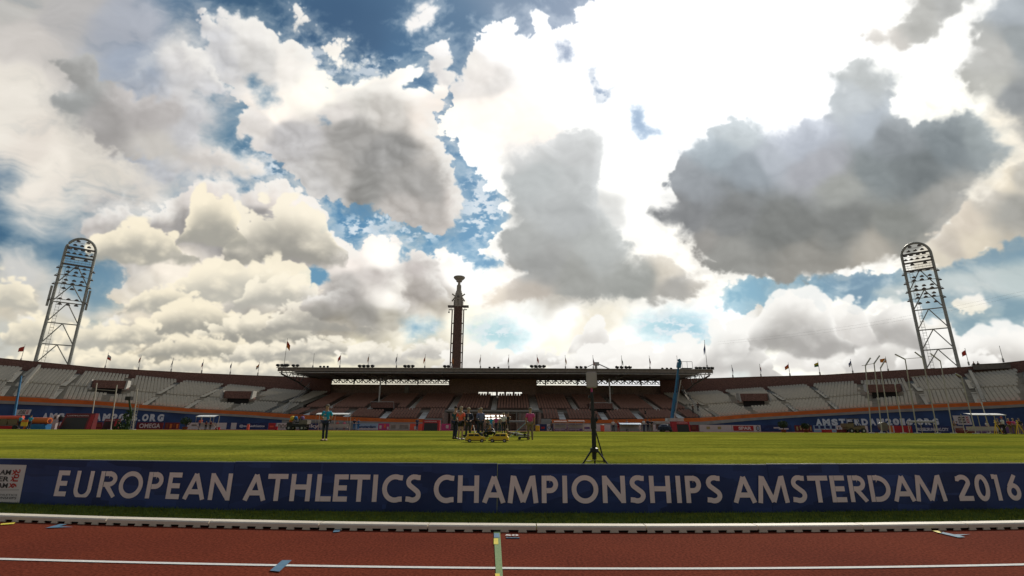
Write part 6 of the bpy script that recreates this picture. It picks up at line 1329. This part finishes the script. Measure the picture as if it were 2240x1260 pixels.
# ---------------------------------------------------------------- people
J0 = dict(pel=(0, 0, .95), spi=(0, .01, 1.14), che=(0, .01, 1.34), nec=(0, .01, 1.475), hb=(0, 0, 1.56), hd=(0, -.01, 1.66), ht=(0, 0, 1.74),
 sl=(-.18, .01, 1.41), el=(-.235, .02, 1.13), wl=(-.245, -.04, .88), sr=(.18, .01, 1.41), er=(.235, .02, 1.13), wr=(.245, -.04, .88),
 hl=(-.09, 0, .90), kl=(-.105, -.01, .50), al=(-.115, .03, .09), tl=(-.13, -.15, .035), hr=(.09, 0, .90), kr=(.105, -.01, .50), ar=(.115, .03, .09), tr=(.13, -.15, .035))
RAD = dict(pel=(.155, .11), spi=(.13, .095), che=(.155, .105), nec=(.055, .055), hb=(.07, .075), hd=(.078, .09), ht=(.055, .065), sl=(.06, .06), el=(.042, .042), wl=(.028, .028),
 hl=(.085, .085), kl=(.058, .058), al=(.038, .038), tl=(.034, .028))
for k in list(RAD):
    if k[1:] == 'l' and k[0] in 'sewhkat': RAD[k[0] + 'r'] = RAD[k]
BON = [('pel','spi'),('spi','che'),('che','nec'),('nec','hb'),('hb','hd'),('hd','ht'),('che','sl'),('sl','el'),('el','wl'),('che','sr'),('sr','er'),('er','wr'),('pel','hl'),('hl','kl'),('kl','al'),('al','tl'),('pel','hr'),('hr','kr'),('kr','ar'),('ar','tr')]
def skin(J, bones, root, grow=0.0, scale=1.0, rad=None):
    names = []; 
    for a, b_ in bones:
        for x in (a, b_):
            if x not in names: names.append(x)
    names.remove(root); names.insert(0, root); rr = dict(RAD); rr.update(rad or {})
    me = bpy.data.meshes.new('s'); me.from_pydata([Vector(J[n]) * scale for n in names], [(names.index(a), names.index(b_)) for a, b_ in bones], [])
    o = bpy.data.objects.new('s', me); col.objects.link(o); md = o.modifiers.new('s', 'SKIN'); md.use_smooth_shade = True; md.branch_smoothing = .6
    sv_ = me.skin_vertices[0].data
    for i, n in enumerate(names): r_ = rr[n]; sv_[i].radius = ((r_[0] + grow) * scale, (r_[1] + grow) * scale); sv_[i].use_root = (i == 0)
    md2 = o.modifiers.new('u', 'SUBSURF'); md2.levels = 1; md2.render_levels = 1
    dg = bpy.context.evaluated_depsgraph_get(); dg.update(); out = bpy.data.meshes.new_from_object(o.evaluated_get(dg)); bpy.data.objects.remove(o); return out
def put(me, name, m, parent):
    me.name = name; me.materials.clear(); me.materials.append(M[m]); o = bpy.data.objects.new(name, me); col.objects.link(o); o.parent = parent; return o
def person(loc, yaw, H, label, top, legs, shoe='black', hair='hair', pose=None, sleeves='short', shorts=False, group=None, bulk=1.0, bald=False, detail=True, longhair=False):
    s = H / 1.76; J = dict(J0); J.update(pose or {})
    t = thing('person', label, 'person', loc, yaw, group)
    if bulk != 1: 
        rad = {k: (RAD[k][0] * bulk, RAD[k][1] * bulk) for k in ('pel', 'spi', 'che')}
    else: rad = {}
    body = put(skin(J, BON, 'pel', 0, s, rad), 'body', 'skin', t)
    # hands: five separate fingers each, joined into the body mesh
    bm = bmesh.new(); bm.from_mesh(body.data); hm = MB()
    for sd_ in 'lr':
        w = Vector(J['w' + sd_]); e = Vector(J['e' + sd_]); d = (w - e).normalized(); sx = -1 if sd_ == 'l' else 1; u = d.cross(Vector((0, 1, .1))).normalized()
        hm.tube([w - d * .02, w + d * .045, w + d * .085], .034, 6, r2=.03)
        for i, ln in enumerate((.060, .07, .074, .066)): o_ = u * (i - 1.5) * .019; hm.tube([w + d * .075 + o_, w + d * (.075 + ln * .6) + o_, w + d * (.075 + ln) + o_ + Vector((0, -.018, 0))], .0095, 5, r2=.007)
        hm.tube([w + d * .03 + u * .028 * sx, w + d * .065 + u * .055 * sx + Vector((0, -.02, 0)), w + d * .09 + u * .05 * sx + Vector((0, -.035, 0))], .0115, 5, r2=.009)
    # nose and ears
    hd = Vector(J['hd']); hm.tube([hd + Vector((0, -.075, .03)), hd + Vector((0, -.108, -.015)), hd + Vector((0, -.085, -.025))], .013, 5)
    for sx in (-1, 1): hm.tube([hd + Vector((sx * .078, .01, .02)), hd + Vector((sx * .09, .015, -.02))], .016, 5)
    me2 = bpy.data.meshes.new('h'); me2.from_pydata([Vector(v) * s for v in hm.v], [], hm.f); bm.from_mesh(me2); bm.to_mesh(body.data); bm.free()
    # face
    for sx in (-1, 1): g = MB(); g.lathe((hd + Vector((sx * .032, -.088, .012))) * s, [(.003, -.006), (.009, 0), (.003, .006)], 6); g.build('eye', 'black', t)
    g = MB(); g.box((hd + Vector((0, -.088, -.048))) * s, (.04, .01, .008)); g.build('mouth', 'dark_red', t)
    # clothes
    bt = [('pel','spi'),('spi','che'),('che','sl'),('che','sr'),('che','nec')]; JT_ = dict(J)
    for sd_ in 'lr':
        if sleeves == 'long': bt += [('s' + sd_, 'e' + sd_), ('e' + sd_, 'w' + sd_)]; w = Vector(J['w' + sd_]); e = Vector(J['e' + sd_]); JT_['w' + sd_] = tuple(e + (w - e) * .93)
        else: bt += [('s' + sd_, 'e' + sd_)]; s_ = Vector(J['s' + sd_]); e = Vector(J['e' + sd_]); JT_['e' + sd_] = tuple(s_ + (e - s_) * .82)
    JT_['nec'] = tuple(Vector(J['che']) + (Vector(J['nec']) - Vector(J['che'])) * .62); pe = Vector(J['pel']); sp = Vector(J['spi']); JT_['pel'] = tuple(pe + (pe - sp).normalized() * .05)
    rt = dict(rad); rt['nec'] = (.062, .06); rt['pel'] = (.165 * bulk, .12 * bulk); rt['el'] = rt['er'] = (.05, .05)
    if sleeves == 'long': rt['wl'] = rt['wr'] = (.036, .036)
    put(skin(JT_, bt, 'che', .016, s, rt), 'shirt', top, t)
    bl = []; JL = dict(J)
    for sd_ in 'lr':
        bl += [('pel', 'h' + sd_), ('h' + sd_, 'k' + sd_)]
        if not shorts: bl += [('k' + sd_, 'a' + sd_)]
        else: h_ = Vector(J['h' + sd_]); k_ = Vector(J['k' + sd_]); JL['k' + sd_] = tuple(h_ + (k_ - h_) * .62)
    rl = dict(rad); rl['al'] = rl['ar'] = (.05, .05)
    if shorts: rl['kl'] = rl['kr'] = (.075, .075)
    put(skin(JL, bl, 'pel', .012, s, rl), 'trousers' if not shorts else 'shorts', legs, t)
    for sd_ in 'lr':
        a = Vector(J['a' + sd_]); tt = Vector(J['t' + sd_]); d = (tt - a); g = MB(); g.tube([(a + Vector((0, .05, -.035))) * s, (a + d * .5 + Vector((0, 0, -.02))) * s, (tt + Vector((0, -.04, 0))) * s], .052 * s, 7, r2=.036 * s); g.build('shoe', shoe, t, smooth=True)
    if not bald:
        g = MB(); g.lathe((hd + Vector((0, .012, 0))) * s, [(.093 * s, -.01 * s), (.099 * s, .035 * s), (.09 * s, .08 * s), (.055 * s, .112 * s), (.01 * s, .122 * s)], 12)
        g.v = [(v[0], v[1] + (.018 * s if v[1] < hd.y * s else .0), v[2]) for v in g.v]
        if longhair: g.tube([(hd + Vector((0, .06, .03))) * s, (hd + Vector((0, .075, -.08))) * s, (hd + Vector((0, .07, -.17))) * s], .075 * s, 7, r2=.04 * s)
        g.build('hair', hair, t, smooth=True)
    return t
behind = dict(el=(-.27, .08, 1.14), wl=(-.10, .17, .98), er=(.27, .08, 1.14), wr=(.10, .17, .96))
front = dict(el=(-.25, .0, 1.13), wl=(-.12, -.22, 1.02), er=(.25, .0, 1.13), wr=(.12, -.22, 1.04))
raised = dict(el=(-.24, -.12, 1.2), wl=(-.1, -.3, 1.42), er=(.24, -.12, 1.2), wr=(.08, -.3, 1.44))
camup = raised
narrow = dict(kl=(-.085, -.01, .5), kr=(.085, -.01, .5), al=(-.08, .03, .09), ar=(.08, .03, .09), tl=(-.09, -.15, .035), tr=(.09, -.15, .035))
stride = dict(kl=(-.09, -.16, .51), al=(-.1, -.16, .10), tl=(-.1, -.33, .05), kr=(.09, .06, .50), ar=(.1, .28, .14), tr=(.1, .14, .04))
G = field_at
p = G(709, 964.5); man = person(p, R(0), 1.80, 'grey haired man in teal polo shirt with white badge standing alone on the grass', 'teal', 'navy', 'khaki', 'hair', pose={**behind, **narrow}, bulk=1.14)
g = MB(); g.add([(-.03, -.150, 1.42), (.03, -.150, 1.42), (.012, -.172, 1.18), (-.012, -.172, 1.18)], [(0, 1, 2, 3)]); g.build('lanyard', 'shirt_blue', man)
g = MB(); g.box((0, -.17, 1.10), (.14, .012, .15)); g.build('badge', 'offwhite', man); g = MB(); g.box((-.04, -.158, 1.30), (.12, .012, .04)); g.build('chest_print', 'offwhite', man)
def on(px, py): return G(px, py)
person(on(995, 960.5), R(140), 1.84, 'man in a dark teal shirt at the left of the group seen from behind', 'dark_teal', 'navy', 'black', 'hair_dark', pose=dict(front, **narrow))
w = person(on(1007, 962), R(155), 1.80, 'fair haired person in coral red T-shirt and black shorts', 'coral', 'black', 'offwhite', 'hair_fair', pose=dict(er=(.27, .06, 1.15), wr=(.12, .12, .98)), shorts=True, longhair=True)
m = person(on(1023.5, 962), R(10), 1.74, 'man in a dark jacket with white lanyard and badge inside the group', 'navy', 'charcoal', 'black', 'hair_fair', pose=dict(front), sleeves='long', bulk=1.1)
g = MB(); g.add([(-.05, -.14, 1.42), (-.03, -.14, 1.42), (-.02, -.165, 1.2), (-.045, -.165, 1.2)], [(0, 1, 2, 3)]); g.build('lanyard', 'offwhite', m); g = MB(); g.box((-.03, -.165, 1.14), (.1, .012, .13)); g.build('badge', 'offwhite', m)
person(on(1046, 955.5), R(75), 1.84, 'man in grey blue shirt holding a black bag, right of the group', 'shirt_blue', 'navy', 'black', 'hair', pose=dict(front), bulk=1.15)
person(on(1051, 956.5), R(200), 1.86, 'tall man in long pale blue sleeves close behind the camera bag', 'shirt_blue', 'charcoal', 'black', 'hair_fair', pose=dict(front), bulk=1.1, sleeves='long')
pk = person(on(1160, 962.5), R(178), 1.76, 'man in bright pink T-shirt seen from behind holding a long pole', 'pink', 'khaki', 'khaki', 'hair', pose=dict(wl=(-.22, -.15, .92), wr=(.22, -.1, .9)), bulk=1.12)
b = on(1160, 962.5); a = Vector((b.x - .25, b.y + .1, b.z + .88)); e = on(1117, 948); g = MB(); g.tube([Vector((e.x, b.y + .5, b.z + .15)), a + Vector((.1, 0, .12))], .022, 6); g.v = [(v[0], v[1], v[2]) for v in g.v]
tag(g.build('long_pole', 'sky_tint'), 'long pale blue pole held low by the man in pink', 'pole')
# someone crouching low behind the little cars, someone lying beside
cr = dict(pel=(0, .3, .34), spi=(0, .16, .44), che=(0, 0, .52), nec=(0, -.1, .60), hb=(0, -.15, .66), hd=(0, -.19, .74), ht=(0, -.18, .82), sl=(-.18, -.02, .55), sr=(.18, -.02, .55), el=(-.28, -.2, .34), er=(.28, -.2, .34), wl=(-.08, -.35, .42), wr=(.08, -.35, .42),
  hl=(-.12, .28, .32), hr=(.12, .28, .32), kl=(-.32, -.05, .36), kr=(.32, -.05, .36), al=(-.26, .2, .08), ar=(.26, .2, .08), tl=(-.3, .03, .04), tr=(.3, .03, .04))
c = person(on(1071, 959), R(5), 1.76, 'photographer crouching low in black between the two yellow toy cars', 'black', 'charcoal', 'black', 'hair', pose=cr, sleeves='long', bulk=1.1)
g = MB(); g.box((0, -.44, .47), (.15, .09, .11)); g.tube([(0, -.48, .46), (0, -.62, .45)], .045, 10); g.build('camera', 'black', c)
ly = dict(pel=(0, .6, .17), spi=(0, .38, .2), che=(0, .12, .24), nec=(0, -.03, .3), hb=(0, -.09, .34), hd=(0, -.13, .41), ht=(0, -.12, .49), sl=(-.18, .1, .25), sr=(.18, .1, .25), el=(-.25, -.1, .05), er=(.25, -.1, .05), wl=(-.08, -.3, .18), wr=(.08, -.3, .18),
  hl=(-.1, .66, .16), hr=(.1, .66, .16), kl=(-.12, 1.1, .1), kr=(.14, 1.1, .1), al=(-.13, 1.55, .1), ar=(.15, 1.55, .1), tl=(-.14, 1.68, .05), tr=(.16, 1.68, .05))
person(on(1058, 957), R(60), 1.76, 'person in dark clothes lying on the grass behind the left yellow toy car', 'charcoal', 'charcoal', 'black', 'hair_dark', pose=ly, sleeves='long')
person(on(1112, 955), R(-60), 1.76, 'person in pale clothes lying on the grass behind the right yellow toy car', 'khaki', 'concrete_light', 'offwhite', 'hair_fair', pose=ly, sleeves='long')
# model cars used for carrying throwing gear
def toy_car(px, py, yaw, label):
    b = on(px, py); t = thing('toy_car', label, 'model car', b, yaw, 'yellow model cars on the grass'); L_ = .98
    prof = [(-.49, .09), (-.49, .24), (-.43, .28), (-.40, .42), (.12, .42), (.24, .29), (.45, .26), (.49, .2), (.49, .09)]
    g = MB(); g.poly([(x, -.21, z) for x, z in prof], .42, (0, 1, 0)); g.build('body', 'yellow', t, bevel=.012)
    for y in (-.212, .212):
        g = MB(); g.poly([(-.36, y - .003, .29), (-.10, y - .003, .29), (-.10, y - .003, .385), (-.34, y - .003, .385)], .006, (0, 1, 0)); g.poly([(-.07, y - .003, .29), (.19, y - .003, .29), (.11, y - .003, .385), (-.07, y - .003, .385)], .006, (0, 1, 0)); g.build('window', 'glass', t)
    g = MB(); g.poly([(.135, -.17, .405), (.135, .17, .405), (.235, .17, .305), (.235, -.17, .305)], .012, (.6, 0, .6)); g.build('windscreen', 'glass', t)
    g = MB(); g.box((0, 0, .085), (1.0, .4, .035)); g.build('sill', 'black', t)
    for x in (-.30, .30):
        for y in (-.205, .205):
            g = MB(); g.tube([(x, y - .03, .085), (x, y + .03, .085)], .085, 14); w_ = g.build('wheel', 'rubber', t); g = MB(); g.tube([(x, y - .033, .085), (x, y + .033, .085)], .045, 10); g.build('rim', 'offwhite', w_)
    for y in (-.15, .15): g = MB(); g.box((.49, y, .2), (.012, .07, .04)); g.build('headlight', 'lampface', t)
    return t
toy_car(1040, 967.5, R(8), 'yellow model car on the left with a pale wheel, nose to the right'); toy_car(1091, 967.5, R(176), 'yellow model car on the right with dark wheels, nose to the left')
# low black robot carrier
b = on(1146, 962); t = thing('camera_dolly', 'low black remote camera dolly on the grass beside the man in pink', 'camera dolly', b)
g = MB(); g.box((0, 0, .14), (.62, .34, .07)); g.build('deck', 'black', t, bevel=.015)
for x in (-.25, .25):
    for y in (-.19, .19): g = MB(); g.tube([(x, y - .04, .08), (x, y + .04, .08)], .08, 12); g.build('wheel', 'rubber', t)
g = MB(); g.tube([(.05, 0, .17), (.05, 0, .36)], .03, 8); g.box((.05, 0, .28), (.16, .1, .08)); g.build('mount', 'charcoal', t)
g = MB(); g.box((0.0, 0, .41), (.3, .14, .07)); g.tube([(-.12, 0, .41), (-.22, 0, .41)], .035, 8); g.build('camera', 'black', t)
# white chair like frame behind the group
b = on(1034, 953); t = thing('folding_sign', 'small orange and white folding stand behind the group', 'folding stand', b); 
for sx in (-1, 1): g = MB(); g.poly([(sx * .02, -.2, .75), (sx * .02, .2, .75), (sx * .22, .2, 0), (sx * .22, -.2, 0)], .02, (sx, 0, 0)); g.build('panel', 'sign_orange' if sx < 0 else 'offwhite', t)

# small figures along the far side
FARP = [ # px, Y, yaw, H, top, legs, hair, pose, label
 (39.5, 66.5, 170, 1.8, 'teal', 'navy', 'hair_dark', front, 'left of two people in teal shirts by the yellow sign at left'),
 (61, 66.5, 190, 1.82, 'teal', 'navy', 'hair_dark', front, 'right of two people in teal shirts by the yellow sign at left'),
 (436, 74, 10, 1.7, 'coral', 'denim', 'hair', narrow, 'person in a red top standing in front of the first small shelter'),
 (449, 72.6, 0, 1.3, 'dark_red', 'black', 'hair_dark', front, 'left dark red figure sitting at the first small shelter'),
 (459, 72.6, 0, 1.3, 'dark_red', 'black', 'hair_dark', front, 'right dark red figure sitting at the first small shelter'),
 (774, 76, 30, 1.75, 'navy', 'mat_blue', 'hair_dark', front, 'person in dark top and blue trousers right of the shelter behind the teal man'),
 (783, 76.5, -30, 1.7, 'mat_blue', 'mat_blue', 'hair_dark', front, 'person in bright blue right of the shelter behind the teal man'),
 (752, 75, 0, 1.4, 'pink', 'dark_red', 'hair', front, 'person in pink bending at the shelter behind the teal man'),
 (737, 75, 0, 1.4, 'shirt_red', 'navy', 'hair', front, 'person in red low at the shelter behind the teal man'),
 (912, 76, 0, 1.9, 'denim', 'denim', 'hair_dark', narrow, 'person in blue standing left of the middle red framed screen'),
 (1066, 60, 170, 1.72, 'khaki', 'charcoal', 'hair', front, 'person in khaki far behind the two toy cars, leftmost of the row'),
 (1074, 58, 185, 1.72, 'teal', 'boom_blue', 'hair', front, 'person in teal seen far behind the toy cars'),
 (1085, 52, 180, 1.7, 'pink', 'navy', 'hair_dark', narrow, 'person in dark pink top walking far behind the right toy car'),
 (1093, 55, 200, 1.7, 'concrete', 'dark_teal', 'hair', narrow, 'person in a grey top far behind the right toy car'),
 (1101.5, 46, 180, 1.8, 'shirt_white', 'black', 'hair_fair', stride, 'person in a white top and black trousers walking towards the entrance'),
 (1111, 52, 0, 1.95, 'black', 'black', 'hair', camup, 'tall person all in black with raised arms near the entrance'),
 (1207, 74, 80, 1.8, 'charcoal', 'navy', 'hair_dark', stride, 'person in dark clothes walking left of the brown shelters'),
 (1342, 75, 0, 1.7, 'shirt_white', 'navy', 'hair', front, 'person in a white top at the left of the dark blue shelter'),
 (1353, 74.5, 0, 1.5, 'shirt_red', 'shirt_red', 'hair_fair', front, 'person in red bending in front of the dark blue shelter'),
 (1372, 75, 0, 1.7, 'purple', 'navy', 'hair', front, 'person in purple at the middle of the dark blue shelter'),
 (1409, 75, 30, 1.85, 'shirt_white', 'denim', 'hair', narrow, 'left one of three people standing left of the boom lift, in white'),
 (1418, 75.5, 0, 1.9, 'navy', 'navy', 'hair_dark', front, 'middle one of three people left of the boom lift, dressed dark'),
 (1426, 75, -20, 1.8, 'charcoal', 'khaki', 'hair_dark', front, 'right one of three people left of the boom lift, in khaki trousers'),
 (2090, 74, 0, 1.75, 'khaki', 'khaki', 'hair_fair', narrow, 'person in khaki left of the large shelter at the right'),
 (2096, 75, 20, 1.7, 'denim', 'denim', 'hair_dark', narrow, 'person in denim blue left of the large shelter at the right'),
 (2187, 61, 20, 1.8, 'khaki', 'charcoal', 'hair', front, 'person in khaki at the right end of the large shelter'),
 (2197, 55, 200, 1.85, 'shirt_white', 'black', 'hair', front, 'official in a white shirt with a red cap and black trousers beside the yellow tripod'),
 (2211, 61, 0, 1.8, 'shirt_red', 'khaki', 'hair_fair', front, 'official in a red shirt right of the one in white'),
 (2221, 60, 15, 1.8, 'pink', 'khaki', 'hair_fair', front, 'official in a pink red shirt, second from the right edge'),
 (2234, 58, -15, 1.75, 'charcoal', 'khaki', 'hair', front, 'person in a dark top at the right edge behind the second yellow tripod'),
 (2162, 71, 0, 1.7, 'shirt_white', 'purple', 'hair', front, 'person in white under the large shelter'),
]
for px, Y, yaw, H, tp_, lg, hr, po, lab in FARP:
    b = gbase(px, Y); b.z = crown(b.x, Y) + .01; q_ = person(b, R(yaw), H, lab, tp_, lg, 'black', hr, pose=dict(po), bulk=1.1)
    if px == 2197: g = MB(); g.lathe((0, 0, 1.74), [(.11, 0), (.115, .05), (.07, .12), (.01, .14)], 12); g.box((0, -.14, 1.76), (.16, .12, .015)); g.build('cap', 'shirt_red', q_)
# people up in the stands by the right stair
for px, py, lab in ((1412, 902, 'dark figure sitting in the brown seats left of the boom lift'), (1516, 893, 'left figure on the stair at the right end of the main stand'), (1527, 888, 'right figure on the stair at the right end of the main stand')):
    b = atY(px, py + 6, 90); b.z = max(2.0, b.z - .4); person(b, 0, 1.55, lab, 'charcoal', 'black', 'black', 'hair_dark', pose=dict(front))
# yellow survey tripods at the right
for px, Y, lab in ((2181, 56, 'yellow survey tripod left of the official in white'), (2229, 56, 'yellow survey tripod at the right edge')):
    b = gbase(px, Y); b.z = crown(b.x, Y); t = thing('survey_tripod', lab, 'survey tripod', b, 0, 'yellow survey tripods'); 
    for a in (90, 210, 330): g = MB(); e = Vector((.42 * math.cos(R(a)), .42 * math.sin(R(a)), 0)); g.tube([(0, 0, 1.25), e], .035, 6); g.build('leg', 'yellow', t)
    g = MB(); g.lathe((0, 0, 1.22), [(.1, 0), (.12, .05), (.06, .1), (.07, .25), (.03, .3)], 10); g.build('head', 'yellow', t)
# technicians with heads above the right rim
for px, lab in ((2133, 'left of the two dark heads above the press box'), (2141, 'right of the two dark heads above the press box')):
    p_ = pos_at(px, 800, side=1); p_.z -= .9; person(p_, 0, 1.7, lab, 'black', 'black', 'black', 'hair_dark', pose=dict(front))
